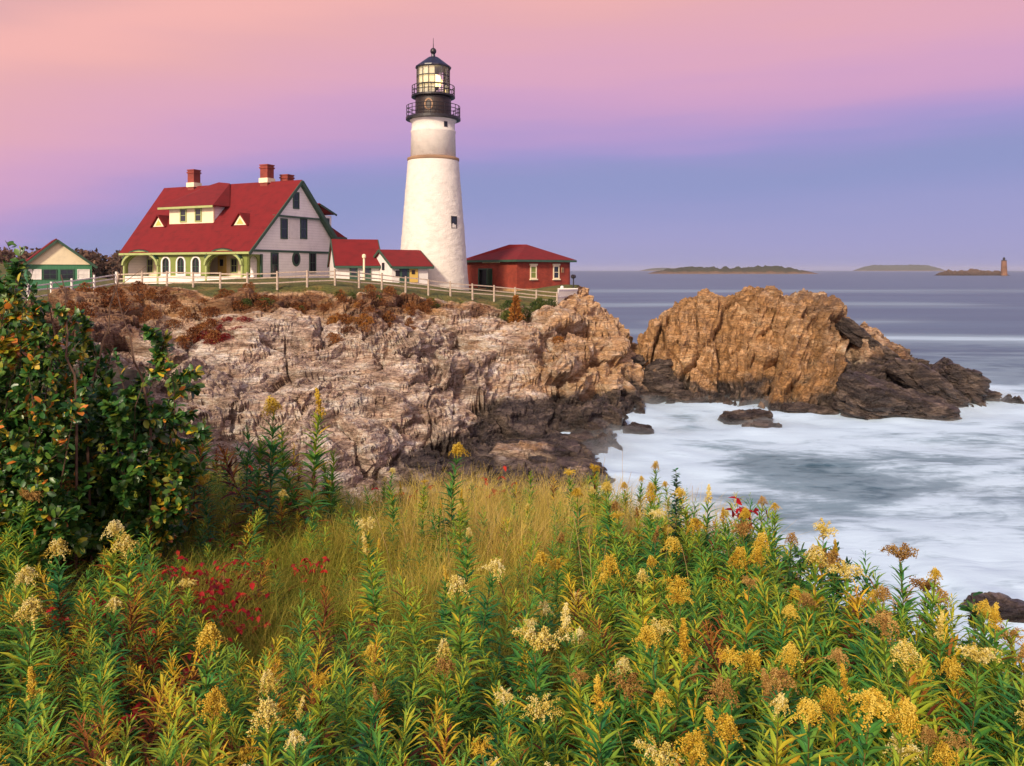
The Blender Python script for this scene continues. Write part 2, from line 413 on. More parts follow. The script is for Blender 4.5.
def brick_mat(name, c1, c2, mortar, scale=1.0, bw=0.26, bh=0.08):
    m, n, l = newmat(name)
    out = n.new('ShaderNodeOutputMaterial'); p = N_(n, 'ShaderNodeBsdfPrincipled', Roughness=0.85)
    tc = n.new('ShaderNodeTexCoord'); s = n.new('ShaderNodeSeparateXYZ'); l.new(tc.outputs['Object'], s.inputs[0])
    cmb = n.new('ShaderNodeCombineXYZ'); l.new(mth(n, l, 'ADD', s.outputs[0], s.outputs[1]), cmb.inputs[0]); l.new(s.outputs[2], cmb.inputs[1])
    b = N_(n, 'ShaderNodeTexBrick', Scale=scale); b.inputs['Brick Width'].default_value = bw; b.inputs['Row Height'].default_value = bh
    b.inputs['Mortar Size'].default_value = 0.008
    for k, c in (('Color1', c1), ('Color2', c2), ('Mortar', mortar)): b.inputs[k].default_value = (*c, 1)
    l.new(cmb.outputs[0], b.inputs['Vector'])
    t = N_(n, 'ShaderNodeTexNoise', Scale=1.1, Detail=6.0); l.new(tc.outputs['Object'], t.inputs[0])
    c = mixc(n, l, 0.5, b.outputs['Color'], ramp(n, l, t.outputs['Fac'], [(0.3, 0.25), (0.7, 0.75)]), 'OVERLAY')
    l.new(c, p.inputs['Base Color']); l.new(p.outputs[0], out.inputs[0]); return m

def emit_mat(name, col, strength):
    m, n, l = newmat(name)
    out = n.new('ShaderNodeOutputMaterial'); e = n.new('ShaderNodeEmission'); e.inputs[0].default_value = (*col, 1); e.inputs[1].default_value = strength
    l.new(e.outputs[0], out.inputs[0]); return m

M = dict(
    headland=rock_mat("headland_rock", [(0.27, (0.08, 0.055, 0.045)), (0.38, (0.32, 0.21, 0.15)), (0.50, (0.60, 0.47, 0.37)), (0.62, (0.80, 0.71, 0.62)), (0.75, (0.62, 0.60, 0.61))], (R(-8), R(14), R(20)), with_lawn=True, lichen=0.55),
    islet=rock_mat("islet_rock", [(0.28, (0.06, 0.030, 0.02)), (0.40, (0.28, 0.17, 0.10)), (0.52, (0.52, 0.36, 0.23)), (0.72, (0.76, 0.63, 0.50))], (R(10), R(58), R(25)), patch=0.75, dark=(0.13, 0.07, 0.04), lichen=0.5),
    white_shingle=painted("white_shingle", (0.90, 0.87, 0.86), 0.7, 0.05, 1.2, lines=('Z', 0.28)),
    white=painted("white_paint", (0.78, 0.75, 0.72), 0.6, 0.06, 2.0),
    cream=painted("cream_paint", (0.80, 0.70, 0.48), 0.6, 0.06, 2.0),
    yellow=painted("yellow_paint", (0.66, 0.46, 0.11), 0.6, 0.08, 2.0),
    lime=painted("olive_green_clapboard", (0.20, 0.25, 0.055), 0.6, 0.08, 1.5, lines=('Z', 0.2)),
    lime_trim=painted("light_green_trim", (0.34, 0.40, 0.15), 0.5, 0.06, 2.0),
    green=painted("dark_green_trim", (0.035, 0.085, 0.055), 0.5, 0.15, 3.0),
    shed_green=painted("shed_green_boards", (0.05, 0.20, 0.10), 0.6, 0.10, 1.5, lines=('X', 0.3)),
    roof=painted("red_shingle_roof", (0.165, 0.0055, 0.008), 0.95, 0.16, 1.4, lines=('Z', 0.22)),
    chimney=brick_mat("chimney_brick", (0.26, 0.035, 0.022), (0.20, 0.028, 0.02), (0.18, 0.07, 0.05)),
    brick=brick_mat("red_painted_brick", (0.32, 0.050, 0.022), (0.24, 0.034, 0.018), (0.20, 0.035, 0.026)),
    tower=painted("whitewashed_rubble", (0.70, 0.655, 0.59), 0.8, 0.07, 1.4, bump=1.0),
    black=painted("black_iron", (0.014, 0.012, 0.016), 0.4, 0.2, 4.0),
    iron_brown=painted("rusty_black_iron", (0.024, 0.014, 0.011), 0.45, 0.4, 2.0),
    copper=painted("lantern_roof_metal", (0.022, 0.022, 0.045), 0.35, 0.2, 3.0),
    pane=glass_mat("window_glass", (0.03, 0.035, 0.05)),
    wood=painted("weathered_fence_wood", (0.46, 0.37, 0.29), 0.85, 0.2, 6.0),
    wood_white=painted("white_fence_paint", (0.75, 0.72, 0.68), 0.7, 0.1, 4.0),
    stone=painted("foundation_stone", (0.45, 0.27, 0.13), 0.9, 0.25, 3.0, bump=0.5),
    pane_backing=leaf_mat("lantern_backing", [(0, (0.90, 0.90, 0.84)), (1, (0.92, 0.92, 0.86))], rnd=0, trans=0.55, rough=0.8),
    granite=painted("brown_granite", (0.32, 0.20, 0.12), 0.9, 0.25, 0.2),
)

# ================================================================== SETTING: headland, islet, bluff, sea
hp = [at(*q) for q in [
    (120, 288, 60), (200, 286, 57), (255, 286, 57), (330, 286, 58), (390, 290, 62), (450, 297, 65), (510, 302, 68), (553, 306, 70),
    (250, 284, 80), (160, 284, 86), (300, 284, 86), (370, 285, 84), (434, 290, 83), (470, 291, 80), (517, 294, 88), (562, 294, 92), (480, 293.5, 87), (500, 297, 78), (545, 300, 79), (480, 290, 104),
    (57, 291, 95), (75, 300, 52), (100, 300, 52), (100, 322, 46), (100, 360, 38), (40, 310, 46), (0, 310, 60),
    (160, 297, 54), (160, 326, 49), (160, 380, 41), (200, 297, 54), (200, 326, 50.5), (200, 350, 47), (200, 400, 42), (200, 450, 38),
    (250, 297, 54), (250, 322, 51.5), (250, 345, 48.5), (250, 400, 43), (300, 296, 55), (300, 325, 52), (300, 360, 48), (300, 400, 44), (300, 450, 40), (300, 480, 37),
    (350, 297, 56.5), (350, 330, 53), (350, 380, 47), (350, 430, 42), (400, 298, 60), (400, 330, 55), (400, 370, 50), (400, 418, 45), (400, 440, 44), (400, 480, 41),
    (450, 304, 63), (450, 340, 57), (450, 380, 51.5), (450, 420, 47.5), (450, 450, 45), (480, 310, 64), (480, 350, 57), (480, 392, 52), (480, 408, 51.2), (480, 440, 48.3), (480, 474, 40.4), (415, 496, 37), (470, 496, 36.8), (525, 496, 37), (565, 493, 37.6), (430, 475, 39.5), (440, 462, 42.5), (480, 458, 43.0), (540, 474, 40.3), (585, 476, 40.4), (520, 448, 45.7), (575, 450, 45.7), (596, 440, 49.7),
    (520, 320, 65), (520, 360, 57.5), (520, 395, 54), (520, 410, 53), (520, 440, 49.3), (560, 318, 67), (560, 350, 62), (560, 388, 57), (560, 405, 56), (560, 430, 52.7),
    (590, 318, 69), (590, 345, 65), (590, 385, 60), (612, 326, 68), (612, 350, 66), (612, 385, 62), (612, 410, 58.5), (624, 406, 60), (600, 415, 56.5), (585, 423, 53.3), (632, 402, 62), (630, 385, 65),
    (572, 296, 80), (584, 287, 85), (589, 303, 79), (601, 313, 75), (615, 327, 72), (626, 348, 70), (636, 372, 68), (641, 395, 66),
    (646, 352, 73), (640, 378, 69.5), (650, 402, 66.5), (660, 404, 68)]]
hp += [(11.5, 60, -1.5), (14, 67, -1.0), (13, 64, -1.5), (13, 76, 0.8), (15, 80, -1), (14, 90, -1.5), (12, 102, -1.5), (5, 112, 0), (-10, 118, 4), (-30, 128, 6), (-60, 128, 9), (-66, 90, 9.2), (-50, 70, 9), (-45, 50, 8.6),
       (-30, 36, 7.6), (-22, 31, 7.0), (-15, 28, 5.6), (-11, 25, 3.5), (-5, 26, 0.6), (-2, 30, 0.2), (2, 34, 0.2), (5.6, 41, -1.0), (6.8, 46, -0.8), (7.4, 50, -0.6), (8.4, 52, -0.9), (9.6, 57, -0.9), (4, 24, -2), (0, 22, -0.5), (10, 30, -2.5), (-40, 26, 8.5), (-20, 22, 7.0), (18, 50, -2.5)]
H_tps = TPS(hp)
ex = np.array([-40, 60, 120, 200, 255, 330, 390, 450, 510, 556, 572, 586, 640]); ey = np.array([44, 50, 56.5, 54.2, 54.2, 56, 60, 63, 66, 69.5, 78, 90, 130.])

def headland(n_a=500, n_y=430):
    a = np.linspace(-0.76, 0.235, n_a)
    Y = np.concatenate([np.geomspace(23, 72, n_y), np.linspace(72.6, 128, 80)])
    A, YY = np.meshgrid(a, Y); XY = np.stack([(A * YY).ravel(), YY.ravel()], 1)
    Z = H_tps(XY)
    px = A.ravel() * F + CX
    edge = np.interp(px, ex, ey)
    tt = (Z + 0.16 * XY[:, 0] - 0.05 * XY[:, 1] + 1.3 * vnoise(np.c_[XY * 0.12, XY[:, :1] * 0], 55) + 0.35 * vnoise(np.c_[XY * 0.5, XY[:, :1] * 0], 56)) / 1.9
    fr = tt - np.floor(tt); step = (sstep(0.30, 0.62, fr) - fr) * 1.9                                   # tilted benches and risers
    Z = Z + 0.75 * step * sstep(0.5, 4.0, edge - XY[:, 1]) * sstep(0.3, 1.5, Z)
    rock = sstep(1.3, -0.5, XY[:, 1] - edge + 1.2 * vnoise(np.c_[XY * 0.35, XY[:, :1] * 0], 5))
    P = np.c_[XY, Z]; Zg = Z.reshape(len(Y), n_a)
    # slope normal
    X2, Y2 = XY[:, 0].reshape(Zg.shape), XY[:, 1].reshape(Zg.shape)
    du = np.stack([np.gradient(q, axis=1) for q in (X2, Y2, Zg)], -1).reshape(-1, 3); dv = np.stack([np.gradient(q, axis=0) for q in (X2, Y2, Zg)], -1).reshape(-1, 3)
    Nn = np.cross(du, dv); Nn /= np.linalg.norm(Nn, axis=1, keepdims=True) + 1e-9
    Nn = np.where(Nn[:, 2:] < 0, -Nn, Nn)
    amp = rock * (0.35 + 0.65 * sstep(-1.5, 1.0, Z))
    W = P + 1.3 * np.c_[fbm(P * 0.22, 3, 3), fbm(P * 0.22, 3, 4), fbm(P * 0.22, 3, 6)]
    Rm = np.array(Matrix.Rotation(R(16), 3, 'Y') @ Matrix.Rotation(R(-9), 3, 'X') @ Matrix.Rotation(R(20), 3, 'Z'))
    Q = W @ Rm.T
    d = 0.55 * fbm(P * 0.16, 4, 21)
    for (sx, sy, sz, am, sdn) in ((7.5, 5.0, 2.2, 1.3, 31), (2.6, 1.7, 0.60, 0.35, 41), (0.85, 0.7, 0.17, 0.17, 51)):
        f1, f2, c = voro(Q / np.array([sx, sy, sz]), sdn)
        d = d + am * ((c - 0.5) - 0.35 * (1 - sstep(0.0, 0.08, f2 - f1)))
    slab = 0.30 + 0.70 * sstep(-0.15, 0.30, vnoise(P * 0.13, 66)); d = d * (0.55 + 0.45 * slab)       # some faces stay as clean slabs
    d = d + strata(Q, 64) * slab + 0.08 * slab * fbm(Q * np.array([0.8, 0.8, 3.0]), 4, 61)
    # deep fissures running up the face
    fis = np.abs(fbm(np.c_[XY[:, 0] * 0.28 + XY[:, 1] * 0.06, XY[:, 1] * 0.05, Z * 0.05], 3, 77))
    d = d - 0.45 * (1 - sstep(0.0, 0.03, fis)) * sstep(-0.1, 0.3, vnoise(P * 0.25, 79))
    Nd = Nn * 0.75 + np.array([0.05, -0.45, 0.12])
    P2 = P + Nd * (d * amp)[:, None]
    P2[:, 2] += (1 - rock) * 0.10 * fbm(P * 0.4, 3, 9)
    wet = 0.5 + (1.55 - P2[:, 2]) * 0.30 + 0.22 * sstep(-8, 2, XY[:, 0]) * sstep(3.5, 1.5, Z) - 0.60 * sstep(-1, -8, XY[:, 0]) + 0.5 * vnoise(P * np.array([0.25, 0.25, 1.1]), 78)
    warm = sstep(-6, 9, XY[:, 0]) * 1.0 + 0.9 * sstep(7.0, 8.6, Z) - 0.25
    scrub = sstep(3.6, 0.4, edge - XY[:, 1] + 1.3 * vnoise(P * 0.3, 15)) * sstep(0.2, 0.9, rock) * 0.62
    scrub = np.maximum(scrub, 0.55 * sstep(215, 130, px) * sstep(6.2, 7.4, Z)); scrub = np.maximum(scrub, 0.55 * sstep(325, 355, px) * sstep(440, 390, px) * sstep(5.6, 7.2, Z) * sstep(0.5, 1, rock))
    me = mk_mesh("headland", P2, quads=grid_faces(len(Y), n_a), attrs=dict(rock=rock, wet=wet, warm=warm, scrub=scrub), smooth=False, mat=M['headland'])
    o = link("headland", me); o['kind'] = 'structure'
    return P2, n_a, Y
HP, _, _ = headland()

def Hz(x, y): return float(H_tps(np.array([[x, y]]))[0])

# ---- the rocky islet across the gully
ip = [at(px, py, 71) for px, py in [(644, 338), (658, 322), (675, 317), (692, 312), (708, 303), (740, 295), (768, 295), (800, 301), (822, 308), (836, 319), (848, 327), (862, 322), (880, 338), (905, 350), (935, 366), (960, 384), (985, 400)]]
ip += [at(*q) for q in [(655, 402, 67), (700, 406, 65.5), (750, 410, 63.5), (800, 412, 63), (850, 415, 61.5), (900, 417, 60.5), (945, 412, 62), (985, 405, 65),
      (660, 360, 70), (690, 350, 69.3), (720, 335, 69.2), (700, 375, 67.6), (760, 335, 69), (745, 372, 66.5), (800, 340, 68.6), (800, 375, 66), (850, 360, 68), (850, 388, 64.8), (900, 375, 67.5), (905, 398, 63.5), (940, 392, 66), (960, 398, 66),
      (745, 392, 65), (700, 392, 66.6), (800, 393, 64.5)]]
ip += [(x, 81, z) for x, z in ((12, -1), (16, 1), (22, 4), (28, 4.5), (34, 1), (40, -1.5))] + [(x, 90, -3) for x in (8, 16, 24, 32, 42)] + [(x, 55, -2.6) for x in (6, 12, 20, 28, 36, 44)] + [(47, 66, -2.5), (47, 76, -2.5), (8, 76, -1.5), (9.5, 66, -1.2)]
I_tps = TPS(ip, 0.1)

def islet():
    xs, ys = np.arange(9.0, 46, 0.11), np.concatenate([np.arange(56, 74, 0.11), np.arange(74, 89, 0.3)])
    X, Y = np.meshgrid(xs, ys); XY = np.stack([X.ravel(), Y.ravel()], 1); Z = I_tps(XY); Zg = Z.reshape(X.shape)
    P = np.c_[XY, Z]
    du = np.stack([np.gradient(q, axis=1) for q in (X, Y, Zg)], -1).reshape(-1, 3); dv = np.stack([np.gradient(q, axis=0) for q in (X, Y, Zg)], -1).reshape(-1, 3)
    Nn = np.cross(du, dv); Nn /= np.linalg.norm(Nn, axis=1, keepdims=True) + 1e-9
    W = P + 1.0 * np.c_[fbm(P * 0.25, 3, 103), fbm(P * 0.25, 3, 104), fbm(P * 0.25, 3, 106)]
    right = sstep(21.5, 31, XY[:, 0] + 0.35 * (Z - 4) + 3.0 * vnoise(P * 0.3, 172))
    Ra = np.array(Matrix.Rotation(R(70), 3, 'Y') @ Matrix.Rotation(R(15), 3, 'Z')); Rb = np.array(Matrix.Rotation(R(38), 3, 'Y') @ Matrix.Rotation(R(-20), 3, 'Z'))
    Q = np.where((right > 0.5)[:, None], W @ Rb.T, W @ Ra.T)
    d = 0.7 * fbm(P * 0.2, 4, 121)
    for (sx, sy, sz, am, s_) in ((6.0, 4.0, 2.2, 1.5, 131), (2.4, 1.7, 0.6, 0.5, 141), (0.85, 0.7, 0.2, 0.17, 151)):
        f1, f2, c = voro(Q / np.array([sx, sy, sz]), s_)
        d = d + am * ((c - 0.5) - 0.35 * (1 - sstep(0.0, 0.08, f2 - f1)))
    d = d + strata(Q, 164) + 0.08 * fbm(Q * np.array([0.8, 0.8, 3.0]), 4, 161)
    P2 = P + (Nn * 0.8 + np.array([-0.05, -0.4, 0.0])) * (d * (0.3 + 0.7 * sstep(-2, 1, Z)))[:, None]
    wet = 0.42 + (1.6 - P2[:, 2]) * 0.26 + 0.62 * right + 0.30 * sstep(16, 12, XY[:, 0]) + 0.55 * fbm(P * np.array([0.3, 0.3, 0.5]), 4, 170)
    warm = 0.75 - 0.8 * right
    me = mk_mesh("rock_islet", P2, quads=grid_faces(len(ys), len(xs)), attrs=dict(wet=wet, warm=warm), smooth=False, mat=M['islet'])
    o = link("rock_islet", me)
    tag(o, "large orange-brown rock islet rising from the surf beyond the gully", "rock")
islet()

# ---- free boulders and slabs
def rock_obj(label, px, py, Y, dims, rot, seed, mat='islet', wet=0.8, warm=0.2, res=40, boxy=4.0, group=None, layer=(1.4, 1.2, 0.4)):
    u = np.linspace(-1, 1, res); A, B = np.meshgrid(u, u); vs, fs, b = [], [], 0
    for ax in range(3):
        for sg in (-1, 1):
            p = np.zeros((res * res, 3)); p[:, ax] = sg; p[:, (ax + 1) % 3] = A.ravel() * sg; p[:, (ax + 2) % 3] = B.ravel()
            vs.append(p); fs.append(grid_faces(res, res) + b); b += res * res
    p = np.concatenate(vs); L = (np.abs(p) ** boxy).sum(1) ** (1 / boxy); n = p / L[:, None]
    nd = n / np.linalg.norm(n, axis=1, keepdims=True)
    P = n * np.array(dims) / 2
    Q = P + 0.3 * np.c_[fbm(P * 0.7, 2, seed), fbm(P * 0.7, 2, seed + 1), fbm(P * 0.7, 2, seed + 2)]
    sc = min(dims)
    d = 0.22 * sc * fbm(P * 0.6 / max(sc, .3), 3, seed + 5)
    for k, am in ((1.0, 0.16), (0.42, 0.07)):
        f1, f2, c = voro(Q / (np.array(layer) * k * sc * 0.7), seed + 9)
        d = d + am * sc * ((c - 0.5) - 0.3 * (1 - sstep(0, 0.08, f2 - f1)))
    d = d + 0.30 * sc * strata(Q * 1.6 / sc, seed + 30)
    P = P + nd * d[:, None]
    me = mk_mesh("boulder", P, quads=np.concatenate(fs), attrs=dict(rock=np.ones(len(P)), wet=np.full(len(P), wet), warm=np.full(len(P), warm)), smooth=False, mat=M[mat])
    bm = bmesh.new(); bm.from_mesh(me); bmesh.ops.remove_doubles(bm, verts=bm.verts, dist=1e-4); bm.to_mesh(me); bm.free()
    o = link("boulder", me, loc=at(px, py, Y)); o.rotation_euler = [R(r) for r in rot]
    return tag(o, label, "rock", group)

rock_obj("long wet tilted slab with a rusty underside in front of the islet's right end", 898, 402, 60.5, (8.2, 3.4, 1.9), (8, 17, -12), 201)
rock_obj("squat rusty wet block left of the long tilted slab in the surf", 866, 404, 60.0, (3.0, 3.0, 2.4), (5, 18, 20), 211)
rock_obj("upright dark block with a rust-orange base at the seaward tip of the islet", 962, 383, 65.0, (3.6, 3.0, 2.5), (0, 26, -8), 221)
rock_obj("wedge-shaped dark slab leaning on the islet above the long tilted slab", 925, 385, 64.0, (7.0, 2.6, 1.8), (0, 30, -6), 231)
rock_obj("small dark rock just off the seaward tip of the islet", 985, 394, 66.0, (2.4, 1.6, 0.9), (0, 12, 0), 241)
rock_obj("dark fin of rock sticking up on the islet's right shoulder", 868, 345, 69.5, (6.4, 2.2, 1.7), (0, 40, -8), 251, warm=0.0)
rock_obj("low brown rock awash left of the islet's front foot", 745, 421, 58.0, (3.6, 2.2, 1.3), (0, -6, 10), 261, wet=0.7)
rock_obj("rounded rock half veiled by foam nearest the gully", 762, 430, 55.5, (2.4, 1.8, 1.2), (0, 0, 30), 271, wet=0.7)
rock_obj("flat wet rock awash at the middle of the islet's foot", 808, 412, 61.5, (4.2, 2.4, 0.9), (0, 4, 0), 281)
rock_obj("dark layered ledge at the water's edge right behind the meadow grass", 545, 480, 42.0, (6.6, 3.6, 1.5), (4, 3, 6), 291, mat='headland', wet=0.95, warm=0.1, res=56, layer=(2.2, 1.8, 0.28))
rock_obj("small wet rock in the surf just off the headland's dark foot", 637, 434, 53.5, (2.1, 1.5, 0.9), (0, 5, 0), 301, mat='headland', wet=0.9)
rock_obj("smooth dark rock breaking the surface at the bottom right of the cove", 1004, 617, 25.5, (2.2, 1.5, 1.0), (0, 6, -8), 327, wet=0.95, boxy=3.0)
for k, (px, py, Y, s) in enumerate([(648, 384, 68.5, 2.0), (662, 372, 70.0, 2.4), (668, 392, 67.0, 1.7), (655, 398, 66.5, 1.2), (680, 398, 66.5, 1.6), (640, 398, 66.5, 1.2), (695, 404, 65.6, 1.3), (672, 403, 65.8, 1.0), (634, 366, 70.5, 1.9)]):
    rock_obj("dark boulder in the jumble filling the gully between headland and islet", px, py, Y, (s * 1.5, s, s * 0.8), (random.uniform(-15, 15), random.uniform(-15, 15), random.uniform(0, 180)), 400 + 10 * k, wet=0.8, res=26, boxy=3.2, group="boulders in the gully")

# ---- bluff with the meadow, under the photographer's feet
def bluff_z(X, Y):
    z = 8.62 - 0.05 * np.clip(Y, 0, None) - 0.0059 * np.clip(Y, 0, None) ** 2
    z = z + 0.16 * np.clip(-X - 2.0, 0, 6) * sstep(1, 6, Y)
    z = np.where(X < -6, np.maximum(z, 8.75 - 0.05 * Y), z)
    xe = np.interp(Y, [-4, 3, 5, 8, 12, 16], [2.9, 2.6, 2.6, 2.1, 1.7, 0.5])
    d1 = np.clip(X - xe + 0.4 * np.sin(Y * 1.3), 0, None)
    ye = np.interp(X, [-30, -14, -9, -6, 2], [40, 30, 17, 13, 12.3])
    d2 = np.clip(Y - ye, 0, None)
    z = z - 1.5 * d1 ** 1.15 - 1.1 * d2 ** 1.1
    z = z + 0.06 * np.sin(X * 2.1 + Y) * np.cos(Y * 1.7 - X * 0.6)
    return np.maximum(z, -2.0)
def bluff():
    xs, ys = np.concatenate([np.arange(-34, -8, 0.5), np.arange(-8, 11, 0.11)]), np.concatenate([np.arange(-6, 17, 0.11), np.arange(17, 40, 0.4)])
    X, Y = np.meshgrid(xs, ys); Z = bluff_z(X, Y)
    P = np.c_[X.ravel(), Y.ravel(), Z.ravel()]
    P[:, 2] += 0.08 * fbm(P * 0.9, 4, 71)
    m, n, l = newmat("meadow_soil")
    out = n.new('ShaderNodeOutputMaterial'); p = N_(n, 'ShaderNodeBsdfPrincipled', Roughness=0.95)
    g = n.new('ShaderNodeNewGeometry'); t = N_(n, 'ShaderNodeTexNoise', Scale=3.0, Detail=9.0, Roughness=0.7); l.new(g.outputs['Position'], t.inputs[0])
    l.new(ramp(n, l, t.outputs['Fac'], [(0.3, (0.018, 0.014, 0.006)), (0.5, (0.05, 0.035, 0.014)), (0.7, (0.10, 0.08, 0.025))]), p.inputs[0]); l.new(p.outputs[0], out.inputs[0])
    o = link("ground", mk_mesh("ground", P, quads=grid_faces(len(ys), len(xs)), mat=m)); o['kind'] = 'structure'
bluff()
def Bz(x, y): return float(bluff_z(np.array([x]), np.array([y]))[0])

# ---- the sea: one sheet to the horizon; foam gathers near the rocks
def sea():
    a = np.linspace(-1.3, 1.6, 420); Y = np.concatenate([np.geomspace(4, 160, 330), np.geomspace(164, 14000, 120)])
    A, YY = np.meshgrid(a, Y); XY = np.stack([(A * YY).ravel(), YY.ravel()], 1)
    near = (XY[:, 1] > 12) & (XY[:, 1] < 135) & (XY[:, 0] > -30) & (XY[:, 0] < 90)
    gx, gy = np.meshgrid(np.arange(-28, 50, 0.9), np.arange(14, 112, 0.9)); G = np.c_[gx.ravel(), gy.ravel()]
    land = np.maximum(np.where((G[:, 0] < 16.5), H_tps(G), -3), np.where((G[:, 0] > 9) & (G[:, 1] > 55) & (G[:, 1] < 88), I_tps(G), -3)) > -0.3
    land |= (bluff_z(G[:, 0], G[:, 1]) > -1.0) & (G[:, 1] < 30)
    rocks = np.array([at(px, 270 + 8800 / Yr, Yr)[:2] for px, Yr in ((898, 60), (866, 60), (962, 65), (985, 66), (745, 58), (762, 55.5), (808, 61), (637, 53.5), (606, 52), (1004, 25.5), (600, 42), (560, 42))])
    L = np.concatenate([G[land], rocks])
    dist = np.full(len(XY), 99.0); q = XY[near]; dd = np.empty(len(q))
    for s in range(0, len(q), 4000):
        dd[s:s + 4000] = np.sqrt(((q[s:s + 4000, None] - L[None]) ** 2).sum(-1).min(1))
    dist[near] = dd
    shore = np.exp(-dist / 5.0)
    P = np.c_[XY, np.zeros(len(XY))]
    P3 = P * np.array([0.16, 0.30, 0])
    P[:, 2] = 0.16 * fbm(P3, 3, 88) * np.exp(-XY[:, 1] / 160) + 0.32 * shore * (0.5 + fbm(P * 0.5, 3, 91)) + 0.0
    m, n, l = newmat("sea_water")
    out = n.new('ShaderNodeOutputMaterial'); p = n.new('ShaderNodeBsdfPrincipled')
    g = n.new('ShaderNodeNewGeometry'); sh = n.new('ShaderNodeAttribute'); sh.attribute_name = 'shore'
    wf = n.new('ShaderNodeAttribute'); wf.attribute_name = 'surf'
    mp = n.new('ShaderNodeMapping'); mp.inputs['Scale'].default_value = (0.075, 0.13, 1); mp.inputs['Rotation'].default_value = (0, 0, R(12)); l.new(g.outputs['Position'], mp.inputs[0])
    n1 = N_(n, 'ShaderNodeTexNoise', Scale=1.0, Detail=5.0, Roughness=0.55, Distortion=1.8); l.new(mp.outputs[0], n1.inputs[0])
    mp2 = n.new('ShaderNodeMapping'); mp2.inputs['Scale'].default_value = (0.25, 0.75, 1); mp2.inputs['Rotation'].default_value = (0, 0, R(8)); l.new(g.outputs['Position'], mp2.inputs[0])
    n2 = N_(n, 'ShaderNodeTexNoise', Scale=1.0, Detail=5.0, Roughness=0.6, Distortion=0.5); l.new(mp2.outputs[0], n2.inputs[0])
    f = mth(n, l, 'ADD', mth(n, l, 'MULTIPLY_ADD', n1.outputs['Fac'], 1.7, -0.42), mth(n, l, 'MULTIPLY', mth(n, l, 'SUBTRACT', n2.outputs['Fac'], 0.5), 0.8))
    mp5 = n.new('ShaderNodeMapping'); mp5.inputs['Scale'].default_value = (0.7, 1.7, 1); mp5.inputs['Rotation'].default_value = (0, 0, R(-14)); l.new(g.outputs['Position'], mp5.inputs[0])
    n5 = N_(n, 'ShaderNodeTexNoise', Scale=1.0, Detail=6.0, Roughness=0.65, Distortion=1.2); l.new(mp5.outputs[0], n5.inputs[0])
    f = mth(n, l, 'ADD', f, mth(n, l, 'MULTIPLY', mth(n, l, 'SUBTRACT', n5.outputs['Fac'], 0.5), 0.55))
    f = mth(n, l, 'MULTIPLY', f, wf.outputs['Fac'])
    f = mth(n, l, 'ADD', f, mth(n, l, 'MULTIPLY', sh.outputs['Fac'], 0.75))
    # far swell lines
    mp3 = n.new('ShaderNodeMapping'); mp3.inputs['Scale'].default_value = (0.006, 0.05, 1); l.new(g.outputs['Position'], mp3.inputs[0])
    n3 = N_(n, 'ShaderNodeTexNoise', Scale=1.0, Detail=5.0, Roughness=0.6, Distortion=0.3); l.new(mp3.outputs[0], n3.inputs[0])
    br = n.new('ShaderNodeAttribute'); br.attribute_name = 'breaker'
    f = mth(n, l, 'ADD', f, mth(n, l, 'MULTIPLY', br.outputs['Fac'], ramp(n, l, n3.outputs['Fac'], [(0.3, 0.35), (0.6, 1.0)])))
    foam = ramp(n, l, f, [(0.0, 0.0), (0.30, 0.30), (0.75, 1.0)], 'EASE')
    deep = ramp(n, l, n3.outputs['Fac'], [(0.35, (0.018, 0.085, 0.135)), (0.65, (0.050, 0.140, 0.200))])
    c = mixc(n, l, foam, deep, (0.56, 0.74, 0.92))
    l.new(c, p.inputs['Base Color']); l.new(mth(n, l, 'MULTIPLY_ADD', foam, 0.4, 0.30), p.inputs['Roughness'])
    p.inputs['IOR'].default_value = 1.33; l.new(mth(n, l, 'MULTIPLY_ADD', wf.outputs['Fac'], -0.40, 0.54, True), p.inputs['Specular IOR Level'])
    bmp = N_(n, 'ShaderNodeBump', Strength=0.25, Distance=0.3); l.new(mth(n, l, 'ADD', n2.outputs['Fac'], n3.outputs['Fac']), bmp.inputs['Height']); l.new(bmp.outputs[0], p.inputs['Normal'])
    l.new(p.outputs[0], out.inputs[0])
    # spray hanging over the surf where it breaks on the rocks: a low closed body of mist, thickest against the stone
    gx, gy = np.meshgrid(np.arange(2, 46, 0.5), np.arange(38, 80, 0.5)); g2 = np.c_[gx.ravel(), gy.ravel()]
    d2 = np.concatenate([np.sqrt(((g2[k:k + 3000, None] - L[None]) ** 2).sum(-1)).min(1) for k in range(0, len(g2), 3000)])
    hgt = np.clip(1.1 * np.exp(-d2 / 2.2) * (0.55 + 0.9 * fbm(np.c_[g2 * 0.35, g2[:, :1] * 0], 3, 96)), 0.0, 2) + 0.03
    rim = (gx.ravel() < 2.3) | (gx.ravel() > 45.2) | (gy.ravel() < 38.3) | (gy.ravel() > 79.2); hgt[rim] = -0.35
    Pt = np.c_[g2, hgt]; Pb = np.c_[g2, np.full(len(g2), -0.4)]; nr, nc = gx.shape; fq = grid_faces(nr, nc); nn = len(g2)
    bd = np.concatenate([np.arange(nc), np.arange(1, nr) * nc + nc - 1, (nr - 1) * nc + np.arange(nc - 2, -1, -1), np.arange(nr - 2, 0, -1) * nc]); bn = np.roll(bd, -1)
    side = np.stack([bd, bn, bn + nn, bd + nn], 1)
    mm, n_, l_ = newmat("spray_mist"); o_ = n_.new('ShaderNodeOutputMaterial'); v_ = n_.new('ShaderNodeVolumePrincipled'); v_.inputs['Color'].default_value = (0.80, 0.91, 1, 1); v_.inputs['Density'].default_value = 0.13; l_.new(v_.outputs[0], o_.inputs['Volume'])
    o = link("sea_mist", mk_mesh("sea_mist", np.r_[Pt, Pb], quads=np.concatenate([fq, fq[:, ::-1] + nn, side[:, ::-1]]), mat=mm)); o['kind'] = 'stuff'
